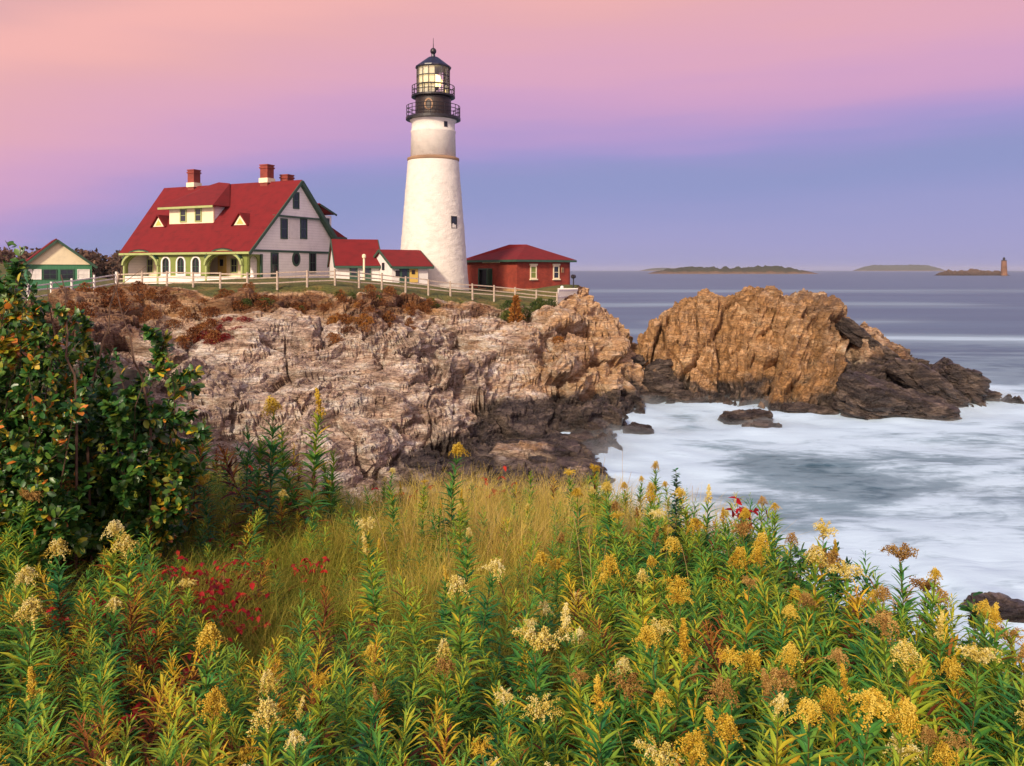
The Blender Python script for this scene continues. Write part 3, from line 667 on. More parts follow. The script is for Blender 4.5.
    surf = sstep(130, 62, XY[:, 1] - 0.2 * XY[:, 0]) * (0.55 + 0.45 * sstep(75, 45, XY[:, 1]))
    X_, Y_ = XY[:, 0], XY[:, 1]
    def band(yc, w, x0, x1, s, slope=0.0):
        yy = yc + slope * X_ + 4 * vnoise(np.c_[X_ * 0.03, Y_ * 0, Y_ * 0], int(yc))
        return s * np.exp(-((Y_ - yy) / w) ** 2) * sstep(x0, x0 + 15, X_) * sstep(x1, x1 - 40, X_)
    brk = band(255, 16, -60, 170, 0.45) + band(146, 8, 0, 60, 0.35) + band(121, 6, 5, 30, 0.7) + band(137, 8, 36, 160, 0.65, -0.13) + band(172, 8, 20, 110, 0.35) + band(420, 40, -300, 500, 0.3)
    o = link("sea", mk_mesh("sea", P, quads=grid_faces(len(Y), len(a)), attrs=dict(shore=shore, surf=surf, breaker=brk), mat=m)); o['kind'] = 'structure'
sea()
def box_volume(name, lo, hi, density, col, aniso=0.0):
    m, n, l = newmat(name); out = n.new('ShaderNodeOutputMaterial'); v = n.new('ShaderNodeVolumePrincipled')
    v.inputs['Color'].default_value = (*col, 1); v.inputs['Density'].default_value = density; v.inputs['Anisotropy'].default_value = aniso
    l.new(v.outputs[0], out.inputs['Volume'])
    if lo is not None:
        q = MB(); q.box([(a + b) / 2 for a, b in zip(lo, hi)], [b - a for a, b in zip(lo, hi)]); o = q.build(name, m); o['kind'] = 'stuff'
    return m
box_volume('haze', (-24000, -300, -60), (24000, 14500, 60), 4.5e-5, (0.80, 0.84, 0.95))

# ---- far shores
def ridge_land(name, px0, px1, Y, top_px, base_z, mat, seed, kind='structure', depth=0.12, n=120, rough=0.35):
    """low land lying along the water: a long mound with real depth"""
    x0, x1 = (px0 - CX) / F * Y, (px1 - CX) / F * Y; W = x1 - x0
    u = np.linspace(0, 1, n); v = np.linspace(0, 1, 24); U, Vv = np.meshgrid(u, v)
    h = (top_px / F * Y) + EYE
    env = np.minimum(1, 5 * np.minimum(U, 1 - U)) ** 0.7 * np.sin(np.pi * Vv) ** 0.6
    nz = fbm(np.c_[(U * (34 if 'island' in name else 14)).ravel(), (Vv * 3).ravel(), np.zeros(U.size)], 5, seed).reshape(U.shape)
    P = np.c_[(x0 + U * W).ravel(), (Y + Vv * W * depth).ravel(), (base_z + (h - base_z) * env * (1 + rough * nz)).ravel()]
    P[:, 2] = np.where(env.ravel() <= 1e-4, -2.0, P[:, 2])
    o = link(name, mk_mesh(name, P, quads=grid_faces(24, n), mat=mat)); o['kind'] = kind; return o
def land_mat(name, stops, scale):
    m, n, l = newmat(name); out = n.new('ShaderNodeOutputMaterial'); p = N_(n, 'ShaderNodeBsdfPrincipled', Roughness=0.95)
    g = n.new('ShaderNodeNewGeometry'); t = N_(n, 'ShaderNodeTexNoise', Scale=scale, Detail=8.0, Roughness=0.7); l.new(g.outputs['Position'], t.inputs[0])
    s = n.new('ShaderNodeSeparateXYZ'); l.new(g.outputs['Position'], s.inputs[0])
    f = mth(n, l, 'ADD', mth(n, l, 'MULTIPLY', s.outputs[2], 0.03), mth(n, l, 'MULTIPLY', t.outputs['Fac'], 0.6))
    l.new(ramp(n, l, f, stops), p.inputs[0]); l.new(p.outputs[0], out.inputs[0]); return m
isl = land_mat("island_cover", [(0.25, (0.16, 0.10, 0.07)), (0.42, (0.12, 0.075, 0.05)), (0.52, (0.05, 0.045, 0.025)), (0.85, (0.035, 0.04, 0.022))], 0.05)
ridge_land("island", 652, 822, 2300, 2.8, -1, isl, 501, depth=0.25, rough=0.55)
ridge_land("far_island", 856, 948, 9500, 5.0, -2, isl, 511, rough=0.15)
ridge_land("far_shore", 640, 720, 9800, 2.0, -2, isl, 521, rough=0.15)
ridge_land("reef", 936, 1012, 1600, -1.0, -1, land_mat("reef_rock", [(0.3, (0.04, 0.028, 0.025)), (0.6, (0.10, 0.065, 0.05))], 0.2), 531, rough=0.9)
mainland = land_mat("mainland_ground", [(0.3, (0.09, 0.07, 0.045)), (0.6, (0.20, 0.17, 0.12))], 0.1)
ridge_land("hill", -420, 330, 290, 0.6, 3, mainland, 541, depth=0.25, rough=0.2)

# ================================================================== BUILDINGS
class Fr:
    """local frame of a building: origin on the ground, turned by rot; solves where a picture column or row falls on a wall"""
    def __init__(s, X0, Y0, zg, rot): s.X0, s.Y0, s.zg, s.rot = X0, Y0, zg, rot; s.c, s.s = math.cos(rot), math.sin(rot)
    def fx(s, px, y): k = (px - CX) / F; return (k * (s.Y0 + y * s.c) - s.X0 + y * s.s) / (s.c - k * s.s)
    def fy(s, px, x): k = (px - CX) / F; return (k * (s.Y0 + x * s.s) - s.X0 - x * s.c) / (-s.s - k * s.c)
    def fz(s, py, x, y): return EYE - (py - HY) / F * (s.Y0 + x * s.s + y * s.c) - s.zg

def window(parent, O, U, V, w, h, frame, mat_pane=None, bars=(1, 2), fw=0.09, name='window', pane_backing=None):
    """framed window standing proud of a wall: O is the middle of its sill on the wall face, U across, V up, outward = U x V"""
    U, V = Vector(U).normalized(), Vector(V).normalized(); N = U.cross(V); O = Vector(O)
    m = MB(); out = [(-w / 2, 0), (w / 2, 0), (w / 2, h), (-w / 2, h)]
    a, b = w / 2 - fw, fw
    m.panel(out, [[(-a, b), (a, b), (a, h - b), (-a, h - b)]], O + N * 0.07, U, V, 0.08)
    f = m.build(name, frame, parent)
    g = MB(); g.panel([(-a, b), (a, b), (a, h - b), (-a, h - b)], [], O + N * 0.03, U, V, 0.025); g.build('pane', mat_pane or M['pane'], f)
    s = MB()
    for i in range(1, bars[0]): s.panel([(-a + 2 * a * i / bars[0] - 0.02, b), (-a + 2 * a * i / bars[0] + 0.02, b), (-a + 2 * a * i / bars[0] + 0.02, h - b), (-a + 2 * a * i / bars[0] - 0.02, h - b)], [], O + N * 0.05, U, V, 0.018)
    for j in range(1, bars[1]):
        y = b + (h - 2 * b) * j / bars[1]; s.panel([(-a, y - 0.025), (a, y - 0.025), (a, y + 0.025), (-a, y + 0.025)], [], O + N * 0.055, U, V, 0.018)
    if s.v: s.build('glazing_bar', frame, f)
    return f

# ---------------------------------------------------------------- the keeper's house
hs = Fr(-22.47, 84.0, 9.6, R(-25))
house = empty('keepers_house', (hs.X0, hs.Y0, hs.zg), hs.rot, "white and olive keepers' house with a steep red roof and arched porches", 'house')
LR = -18.9; L0 = -17.0                                  # left end; the right gable wall stands at x = 0
yF, yP, yB = -7.2, -5.6, 5.45               # porch front, gable wall's front edge, rear edge
RID = 10.85; EAV = 3.05; SL = (RID - EAV) / 7.8
def roofz(y): return RID - SL * abs(y)
# gable wall (faces right)
w = MB()
bz = 3.35
w.panel([(yP, 0), (yB, 0), (yB, roofz(yB) - .25), (0, RID - .25), (yF, roofz(yF) - .12), (yF, 2.95), (yP, 2.95)], [], (0, 0, 0), (0, 1, 0), (0, 0, 1), 0.25)
zt = hs.fz(217, 0, 0)
yt = (RID - zt) / SL
w.panel([(-yt, zt), (yt - .05, zt), (0, RID - .25)], [], (0.22, 0, 0), (0, 1, 0), (0, 0, 1), 0.20)
w.box((L0 / 2, yB - 0.12, 2.4), (-L0 - .5, 0.22, 4.8))
w.panel([(yB, 0), (yF, 0), (yF, roofz(yF) - .12), (0, RID - .25), (yB, roofz(yB) - .25)], [], (L0, 0, 0), (0, 1, 0), (0, 0, 1), 0.25)
w.box((-0.9, yP + 0.12, 1.5), (1.7, 0.24, 2.9))
w.build('wall', M['white_shingle'], house)
# porch front with its arches
g = MB()
a1l, a1r = hs.fx(126, yF), hs.fx(158, yF); a2l, a2r = hs.fx(208, yF), hs.fx(242, yF)
holes = []
sill = 0.85
for l_, r_ in ((a1l, a1r), (a2l, a2r)): holes.append(arch(r_ - l_, 2.15, 12, (l_ + r_) / 2, sill))
wins = [hs.fx(p, yF) for p in (166, 181, 196)]
for x in wins: holes.append(arch(0.95, 1.65, 10, x, sill + 0.15))
outline = [(L0, sill - .02), (0, sill - .02), (0, EAV)]
def bump(l_, r_): return [((l_ + r_) / 2 + (r_ - l_) * 0.56 * math.cos(math.pi * k / 10), EAV - .1 + 0.3 * math.sin(math.pi * k / 10)) for k in range(11)]
outline += bump(a2l, a2r) + bump(a1l, a1r) + [(L0, EAV)]
outline = [p for i, p in enumerate(outline) if i == 0 or p != outline[i - 1]]
g.panel(outline, holes, (0, yF, 0), (1, 0, 0), (0, 0, 1), 0.25)
ga = arch(1.15, 2.2, 10, (yF + yP) / 2, 0.6)
g.panel([(yF, 0.0), (yP, 0.0), (yP, 2.95), (yF, 2.95)], [ga], (-0.02, 0, 0), (0, 1, 0), (0, 0, 1), 0.2)
g.build('porch_front', M['lime'], house)
s = MB(); s.box((L0 / 2, yF - 0.03, sill / 2 - 0.06), (-L0, 0.2, sill - .08)); s.build('porch_skirt', M['white'], house)
b = MB(); b.box((L0 / 2, -4.35, 1.55), (-L0 - 0.5, 0.2, 3.0)); b.build('porch_back_wall', M['cream'], house)
d = MB(); d.box((L0 / 2, -5.8, 0.62), (-L0 - .5, 2.8, 0.12)); d.build('porch_floor', M['wood'], house)
for px in (222, 138): 
    x = hs.fx(px, -4.5); d = MB(); d.box((x, -4.49, 1.75), (1.15, 0.1, 2.2)); dd = d.build('door', M['yellow'], house)
    h = MB(); h.box((x, -4.57, 2.15), (0.4, 0.06, 0.7)); h.build('door_pane', M['pane'], dd)
for px in (234, 150): 
    x = hs.fx(px, -4.5); window(house, (x, -4.45, 1.1), (1, 0, 0), (0, 0, 1), 0.9, 1.5, M['lime_trim'], bars=(2, 2))
for x in wins:
    ar = arch(1.35, 2.0, 12, 0, -.05); ai = arch(0.95, 1.65, 12, 0, 0.15)
    q = MB(); q.panel(ar, [ai], (x, yF - 0.06, sill), (1, 0, 0), (0, 0, 1), 0.06); f = q.build('window', M['white'], house)
    q = MB(); q.panel(arch(0.95, 1.65, 12, 0, 0.15), [], (x, yF + 0.1, sill), (1, 0, 0), (0, 0, 1), 0.04); q.build('pane', M['pane'], f)
    q = MB(); q.box((x, yF + 0.05, sill + 0.95), (0.06, 0.06, 1.55)); q.box((x, yF + 0.05, sill + 0.9), (0.93, 0.06, 0.06)); q.build('glazing_bar', M['green'], f)
for l_, r_ in ((a1l, a1r), (a2l, a2r)):      # curved trim bands over the porch arches
    m_ = (l_ + r_) / 2; ww = r_ - l_; n = 14
    o_ = [(m_ + ww * 0.56 * math.cos(math.pi * k / n), 1.9 + 1.52 * math.sin(math.pi * k / n)) for k in range(n + 1)]
    i_ = [(m_ + ww * 0.51 * math.cos(math.pi * k / n), 1.9 + 1.22 * math.sin(math.pi * k / n)) for k in range(n + 1)]
    q = MB(); q.panel(o_ + i_[::-1], [], (0, yF - 0.36, 0), (1, 0, 0), (0, 0, 1), 0.38); q.build('arch_trim', M['lime_trim'], house)
    e2 = [(m_ + ww * 0.59 * math.cos(math.pi * k / n), 1.9 + 1.62 * math.sin(math.pi * k / n)) for k in range(2, n - 1)]; e1_ = [(m_ + ww * 0.56 * math.cos(math.pi * k / n), 1.9 + 1.53 * math.sin(math.pi * k / n)) for k in range(2, n - 1)]
    q = MB(); q.panel(e2 + e1_[::-1], [], (0, yF - 0.42, 0), (1, 0, 0), (0, 0, 1), 0.4); q.build('arch_edge', M['green'], house)
    # eyebrow of roofing behind the band
    vs, fs = [], []
    for k in range(3, n - 2):
        x, z = o_[k]; z += 0.14
        yb = min(-(RID + 0.16 - z) / SL + 0.25, -5.0); vs += [(x, yF - 0.4, z), (x, yb, z + 0.02)]
    for k in range(n - 6): fs.append((2 * k, 2 * k + 2, 2 * k + 3, 2 * k + 1))
    q = MB(); q.add(vs, fs); q.add([(a, b_, c - 0.1) for a, b_, c in vs], fs); q.build('roof_eyebrow', M['roof'], house)
    for x in (l_ - 0.12, r_ + 0.12):
        q = MB(); q.box((x, yF - 0.08, 1.25), (0.22, 0.22, 2.5)); q.build('porch_post', M['lime_trim'], house)
# roof
ox = 0.55; XL = hs.fx(119, -7.65)
r = MB()
r.slab([(XL, -7.65, roofz(7.65)), (ox, -7.65, roofz(7.65)), (ox, 0, RID), (LR - ox, 0, RID)], 0.2)
r.slab([(ox, 5.75, roofz(5.75)), (XL, 5.75, roofz(5.75)), (LR - ox, 0, RID + 0.002), (ox, 0, RID + 0.002)], 0.2)
roof = r.build('roof', M['roof'], house)
t = MB()
t.bar((ox + 0.04, 0, RID - 0.22), (ox + 0.04, 5.95, roofz(5.95) - 0.22), 0.10, 0.42); t.bar((0.3, 0.1, RID - 0.5), (0.3, 5.9, roofz(5.9) - 0.5), 0.45, 0.16)
t.bar((ox + 0.04, 0, RID - 0.2), (ox + 0.04, -7.7, roofz(7.7) - 0.2), 0.10, 0.30)
t.box((0.3, 6.0, roofz(5.9) - 0.35), (1.2, 0.9, 0.35))
t.build('bargeboard', M['green'], house)
t = MB(); t.box(((XL + ox) / 2, -7.66, roofz(7.65) - 0.14), (ox - XL, 0.08, 0.22)); t.build('eave_board', M['lime_trim'], house)
# trims on the gable
t = MB()
t.box((0.06, (yF + yB) / 2, hs.fz(251.8, 0, 0)), (0.14, yB - yF, 0.22)); t.box((0.24, 0, zt - 0.06), (0.3, 2 * yt + 0.1, 0.16))
for y in (yP + 0.1, yB - 0.1): t.box((0.06, y, 1.5), (0.16, 0.24, 2.95))
t.build('trim', M['green'], house)
for px, p0, p1, wd in ((296, 192, 209, 0.95), (284, 218.5, 239, 1.05), (303.5, 218.5, 239, 1.1), (274.5, 252.5, 277, 1.1), (312.5, 252.5, 273, 1.1)):
    x0 = 0.24 if px == 296 else 0.02
    y = hs.fy(px, x0); z0, z1 = hs.fz(p1, 0, y), hs.fz(p0, 0, y)
    window(house, (x0, y, z0), (0, 1, 0), (0, 0, 1), wd, z1 - z0, M['green'], bars=(2, 2), fw=0.13)
y = hs.fy(296, 0); z = hs.fz(259, 0, y); n = 20
q = MB(); q.panel([(y + .62 * math.cos(2 * math.pi * k / n), z + .78 * math.sin(2 * math.pi * k / n)) for k in range(n)], [[(y + .42 * math.cos(2 * math.pi * k / n), z + .56 * math.sin(2 * math.pi * k / n)) for k in range(n)]], (0.08, 0, 0), (0, 1, 0), (0, 0, 1), 0.08); f = q.build('oval_window', M['green'], house)
q = MB(); q.panel([(y + .42 * math.cos(2 * math.pi * k / n), z + .56 * math.sin(2 * math.pi * k / n)) for k in range(n)], [], (0.03, 0, 0), (0, 1, 0), (0, 0, 1), 0.03); q.build('pane', M['pane'], f)
t = MB(); yy = (hs.fy(283.5, 0) + hs.fy(303.5, 0)) / 2; t.box((0.03, yy, (hs.fz(218, 0, yy) + hs.fz(240, 0, yy)) / 2), (0.05, 1.4, 2.0)); t.build('window_panel', M['white'], house)
# large front dormer
xd0, xd1 = hs.fx(169, -4.6), hs.fx(213, -4.6); yd = -4.55; zd = roofz(4.55); ztop = zd + 1.75
q = MB(); q.panel([(xd0, zd - 0.2), (xd1, zd - 0.2), (xd1, ztop), (xd0, ztop)], [], (0, yd, 0), (1, 0, 0), (0, 0, 1), 0.2)
dm = q.build('dormer', M['cream'], house)
q = MB()
for x in (xd0 + .1, xd1 - .1):
    q = MB(); q.panel([(yd + .2, zd - .1), (yd + .2, ztop), (-(RID - ztop) / SL + .0, ztop)] if x > xd0 + 1 else [(yd + .2, zd - .1), (-(RID - ztop) / SL, ztop), (yd + .2, ztop)][::-1], [], (x, 0, 0), (0, 1, 0), (0, 0, 1), 0.18)
    q.build('dormer_cheek', M['white_shingle'], dm)
zr = RID - 0.18
pk = hs.fx(213, -1.0); yr = -0.15
q = MB(); e0, e1, ye = xd0 - 1.0, xd1 + 0.55, yd - 0.6; ze = ztop + 0.02
q.slab([(e0, ye, ze), (e1, ye, ze), (pk, yr, RID + 0.25), (xd0 + 1.0, yr, RID - 0.05)], 0.16)
yq = -(RID - ze) / SL - .1; q.slab([(e1, ye, ze), (max(e1 + .05, hs.fx(229, yq)), yq, ze + 0.03), (hs.fx(231, 0), yr, RID + .06), (pk, yr, RID + 0.252)], 0.16)
q.slab([(e0, -(RID - ze) / SL - .3, ze - .1), (e0, ye, ze), (xd0 + 1.0, yr, RID - 0.048)], 0.16)
q.build('dormer_roof', M['roof'], dm)
q = MB(); q.box(((e0 + e1) / 2, ye - 0.03, ze - 0.12), (e1 - e0, 0.08, 0.22)); q.build('dormer_eave', M['lime_trim'], dm)
for px in (183.5, 198.5):
    window(dm, (hs.fx(px, yd), yd - 0.01, zd + 0.15), (1, 0, 0), (0, 0, 1), 0.95, 1.45, M['lime_trim'], bars=(1, 2), fw=0.12)
# two little triangular eyebrow dormers
for px, py in ((158.5, 227), (240, 221)):
    yv = -4.9 if px < 200 else -5.0
    x = hs.fx(px, yv); z = roofz(-yv) + 0.1
    q = MB(); q.panel([(x - .8, z), (x + .8, z), (x, z + 1.0)], [], (0, yv, 0), (1, 0, 0), (0, 0, 1), 0.15); d2 = q.build('eyebrow_dormer', M['yellow'] if 0 else M['cream'], house)
    q = MB(); yb = -(RID - z - 1.15) / SL
    q.slab([(x - 1.05, yv - .2, z - .08), (x, yv - .2, z + 1.18), (x, yb, z + 1.18), (x - 1.05, yv + .3, z - .08)][::-1], 0.12); q.slab([(x, yv - .2, z + 1.182), (x + 1.05, yv - .2, z - .08), (x + 1.05, yv + .3, z - .08), (x, yb, z + 1.182)][::-1], 0.12); q.build('dormer_roof', M['roof'], d2)
    q = MB(); q.panel([(x - .45, z + .12), (x + .45, z + .12), (x, z + .68)], [], (0, yv - 0.03, 0), (1, 0, 0), (0, 0, 1), 0.03); q.build('pane', M['yellow'], d2)
# chimneys
for px, top, y, s_ in ((194, 171, 0.0, 0.95), (267, 166, 0.0, 1.0), (287, 176, 2.2, 1.0)):
    x = hs.fx(px, y); zt_ = hs.fz(top, x, y)
    q = MB(); zb = roofz(y) - 0.9; q.box((x, y, (zb + zt_) / 2), (s_, s_, zt_ - zb)); q.box((x, y, zt_ - 0.22), (s_ + .16, s_ + .16, 0.16)); q.box((x, y, zt_ + 0.06), (s_ + .12, s_ + .12, 0.14)); ch = q.build('chimney', M['chimney'], house)
    q = MB(); q.box((x, y, roofz(y) + 0.12), (s_ + .2, s_ + .2, 0.5)); q.build('flashing', M['cream'], ch)
# rear wing with its hipped roof and a small dormer
q = MB(); q.box((-4.6, 6.6, 2.5), (8.0, 2.6, 5.0)); q.build('rear_wing', M['white_shingle'], house)
q = MB(); q.box((-0.56, 6.7, hs.fz(251.8, 0, 7)), (0.14, 2.5, 0.22)); q.build('trim', M['green'], house)
zE = hs.fz(237.5, 0, 8); zA = hs.fz(205, 0, 4)
c_ = [(0.0, 8.3, zE), (0.0, 4.2, zE), (-9, 4.2, zE), (-9, 8.3, zE)]
q = MB(); q.slab([c_[1], c_[0], (-2.6, 3.6, zA)], 0.15); q.slab([c_[0], c_[3], (-7, 3.6, zA), (-2.6, 3.6, zA + .002)], 0.15); q.build('rear_roof', M['roof'], house)
q = MB(); q.box((0.03, 6.9, zE - 0.12), (0.14, 2.9, 0.26)); q.box((-4.5, 8.3, zE - .12), (9, .14, .26)); q.build('eave_board', M['green'], house)
yv = hs.fy(325.5, -1.2); zv = hs.fz(234, -1.2, yv)
q = MB(); q.box((-2.0, yv + .2, zv + 0.8), (1.6, 1.7, 2.6)); d2 = q.build('rear_dormer', M['white_shingle'], house)
q = MB(); zz = hs.fz(213, -1.2, yv); q.slab([(-0.9, yv + 1.5, zz), (-3, yv + 1.5, zz), (-3, yv - 1.4, zz + 1.0), (-0.9, yv - 1.4, zz + 1.0)], 0.14); q.build('dormer_roof', M['roof'], d2)
q = MB(); q.box((-0.88, yv + .2, zz + .32), (0.1, 3.0, 0.2), M=Matrix.Rotation(R(-19), 3, 'X')); q.build('eave_board', M['green'], d2)
window(d2, (-1.19, yv + .25, zv + 0.5), (0, 1, 0), (0, 0, 1), 0.75, 1.3, M['green'])

# ---------------------------------------------------------------- covered passages to the tower
def small_house(name, label, fr, x0, x1, half, zeave, zridge, over, doors=(), extra=None):
    e = empty(name, (fr.X0, fr.Y0, fr.zg), fr.rot, label, 'building')
    q = MB(); q.panel([(0, -.3), (2 * half, -.3), (2 * half, zeave), (half, zridge - .1), (0, zeave)], [], (x0, 0, 0), (0, 1, 0), (0, 0, 1), 0.2)
    q.panel([(0, -.3), (2 * half, -.3), (2 * half, zeave), (half, zridge - .1), (0, zeave)], [], (x1, 0, 0), (0, 1, 0), (0, 0, 1), 0.2)
    q.box(((x0 + x1) / 2 - .1, 0.1, zeave / 2 - .15), (x1 - x0 - .21, 0.2, zeave + .3)); q.box(((x0 + x1) / 2 - .1, 2 * half - .1, zeave / 2 - .15), (x1 - x0 - .21, 0.2, zeave + .3)); q.build('wall', M['white'], e)
    sl = (zridge - zeave) / half; o = over; q = MB()
    q.slab([(x0 - o, -o, zeave - o * sl), (x1 + o, -o, zeave - o * sl), (x1 + o, half, zridge), (x0 - o, half, zridge)], 0.15)
    q.slab([(x1 + o, 2 * half + o, zeave - o * sl), (x0 - o, 2 * half + o, zeave - o * sl), (x0 - o, half, zridge + .002), (x1 + o, half, zridge + .002)], 0.15); q.build('roof', M['roof'], e)
    q = MB(); q.box(((x0 + x1) / 2, -o - .02, zeave - o * sl - .14), (x1 - x0 + 2 * o, 0.08, 0.22))
    for xx in (x0 - o - .03, x1 + o + .03):
        q.bar((xx, -o, zeave - o * sl - .1), (xx, half, zridge - .1), 0.08, 0.24); q.bar((xx, half, zridge - .1), (xx, 2 * half + o, zeave - o * sl - .1), 0.08, 0.24)
    q.build('eave_board', M['green'], e)
    return e
f1 = Fr((380 - CX) / F * 78.0, 78.0, 9.4, R(18))
p1 = small_house('passage', "low red-roofed white passage joined to the house's rear", f1, f1.fx(338, 0), -0.1, 3.3, f1.fz(263, 0, 0), f1.fz(239.5, 0, 3.3), 0.35)
for px in (353.5, 367):
    q = MB(); x = f1.fx(px, 0); q.box((x, -0.05, 1.0), (0.75, 0.12, 2.1)); dd = q.build('door', M['green'], p1)
    q = MB(); q.box((x, -0.12, 1.5), (0.45, 0.04, 0.7)); q.build('door_pane', M['pane'], dd)
f2 = Fr((394 - CX) / F * 75.5, 75.5, 9.15, R(32))
p2 = small_house('entrance_building', "small white entrance building with a red gable roof against the tower's foot", f2, 0.0, f2.fx(428, 0), 2.7, f2.fz(266, 0, 0) + .2, f2.fz(249.5, 0, 2.7), 0.4)
q = MB(); x = f2.fx(404, 0); q.box((x, -0.05, 1.05), (0.95, 0.12, 2.2)); dd = q.build('door', M['green'], p2)
q = MB(); q.box((x, -0.13, 1.55), (0.5, 0.05, 0.8)); q.build('door_pane', M['pane'], dd)
q = MB(); x = f2.fx(413.5, 0); q.box((x, -0.06, 1.45), (0.85, 0.1, 1.55)); nb = q.build('notice_panel', M['yellow'], p2)
q = MB(); q.box((x - .08, -0.13, 1.65), (0.34, 0.03, 0.4)); q.build('notice_patch', M['iron_brown'], nb)
for xx, yy, zz, a in ((0, f2.fy(385.5, 0), f2.fz(270, 0, 2), 1),):
    window(p2, (-0.21, yy, zz), (0, -1, 0), (0, 0, 1), 0.5, 0.7, M['black'], bars=(1, 1), fw=0.08)
q = MB(); q.box((0.35, -0.06, f2.fz(273.5, 0, 0)), (0.4, 0.12, 0.55)); q.build('wall_box', M['black'], p2)

# ---------------------------------------------------------------- the lighthouse tower
TY = 83.0; tx = (433.3 - CX) / F * TY; tg = 8.85; sc = F / TY
tower = empty('lighthouse', (tx, TY, tg), 0, "tall white lighthouse with a black lantern gallery beside the keepers' house", 'lighthouse')
def tz(py): return EYE - (py - HY) / sc - tg
prof = [(36.3, 296), (35.2, 282), (33.2, 258), (31.0, 230), (28.2, 195), (25.4, 161.5)]
n = 96; zs = np.linspace(-0.6, tz(161.5), 110)
rs = np.interp(zs, [tz(p) for _, p in prof], [r_ / sc for r_, _ in prof])
th = np.linspace(0, 2 * math.pi, n, endpoint=False); TH, ZZ = np.meshgrid(th, zs); RR = np.repeat(rs[:, None], n, 1)
C = np.c_[(RR * np.cos(TH)).ravel(), (RR * np.sin(TH)).ravel(), ZZ.ravel()]
f1_, f2_, cc_ = voro(C / np.array([0.55, 0.55, 0.3]), 611)
rough_amt = sstep(tz(165), tz(200), C[:, 2]) * 0.8 + 0.2
RR = RR.ravel() + rough_amt * (0.030 * (cc_ - .5) - 0.025 * (1 - sstep(0, .2, f2_ - f1_)) + 0.03 * fbm(C * 0.8, 3, 613))
C = np.c_[RR * np.cos(TH).ravel(), RR * np.sin(TH).ravel(), ZZ.ravel()]
i = np.arange(len(zs) - 1)[:, None] * n; j = np.arange(n)[None]; jn = (j + 1) % n
qd = np.stack([i + j, i + jn, i + n + jn, i + n + j], -1).reshape(-1, 4)
link('shaft', mk_mesh('shaft', C, quads=qd, mat=M['tower']), tower)
q = MB(); q.lathe([(25.0 / sc, tz(162)), (25.9 / sc, tz(161)), (25.9 / sc, tz(158.6)), (22.6 / sc, tz(157.6))], 64); q.build('belt_course', M['granite'], tower, True)
q = MB(); q.lathe([(22.6 / sc, tz(159)), (22.0 / sc, tz(134)), (22.5 / sc, tz(133)), (22.5 / sc, tz(131.5)), (21.7 / sc, tz(131)), (21.4 / sc, tz(124)), (23.5 / sc, tz(121.0)), (24, tz(120.6)) if 0 else (23.7 / sc, tz(120.4))], 64); q.build('upper_shaft', M['tower'], tower, True)
q = MB(); q.lathe([(23.0 / sc, tz(121.2)), (27.3 / sc, tz(120.4)), (27.3 / sc, tz(118.2)), (18 / sc, tz(117.8))], 48); q.build('lower_gallery', M['black'], tower)
q = MB(); q.lathe([(18.0 / sc, tz(118)), (17.8 / sc, tz(97.5))], 48)
for a in range(24):
    an = a * math.pi / 12
    for py in (116, 99.5): q.box((18.1 / sc * math.cos(an), 18.1 / sc * math.sin(an), tz(py)), (0.08, 0.08, 0.08))
q.build('watch_room', M['iron_brown'], tower)
an = math.atan2(-1, -0.16)
q = MB()
Mo = Matrix.Rotation(an - math.pi / 2, 3, 'Z') @ Matrix.Rotation(0, 3, 'X')
c0 = Vector((18.3 / sc * math.cos(an), 18.3 / sc * math.sin(an), tz(107.5)))
ut = Vector((-math.sin(an), math.cos(an), 0)); 
q.panel([(0.46 * math.cos(2 * math.pi * k / 18), 0.62 * math.sin(2 * math.pi * k / 18)) for k in range(18)], [[(0.32 * math.cos(2 * math.pi * k / 18), 0.46 * math.sin(2 * math.pi * k / 18)) for k in range(18)]], c0, ut, (0, 0, 1), 0.16); ow = q.build('oval_window', M['granite'], tower)
q = MB(); q.panel([(0.32 * math.cos(2 * math.pi * k / 18), 0.46 * math.sin(2 * math.pi * k / 18)) for k in range(18)], [], c0 - Vector((math.cos(an), math.sin(an), 0)) * 0.08, ut, (0, 0, 1), 0.06); q.build('pane', M['pane'], ow)
def railing(name, rad, z0, z1, nposts, bars):
    q = MB()
    for k in range(nposts):
        a = 2 * math.pi * k / nposts; q.tube([(rad * math.cos(a), rad * math.sin(a), z0), (rad * math.cos(a), rad * math.sin(a), z1)], 0.035, 5)
    for b_ in bars:
        z = z0 + (z1 - z0) * b_; q.tube([(rad * math.cos(2 * math.pi * k / 32), rad * math.sin(2 * math.pi * k / 32), z) for k in range(33)], 0.04, 5)
    q.build(name, M['black'], tower)
railing('lower_railing', 26.6 / sc, tz(118.4), tz(107), 24, (0.35, 0.68, 1.0))
q = MB(); q.lathe([(18.2 / sc, tz(98.8)), (21.8 / sc, tz(98)), (21.8 / sc, tz(96.2)), (16 / sc, tz(95.8))], 48); q.build('upper_gallery', M['black'], tower)
railing('upper_railing', 21.2 / sc, tz(96.4), tz(87), 20, (0.5, 1.0))
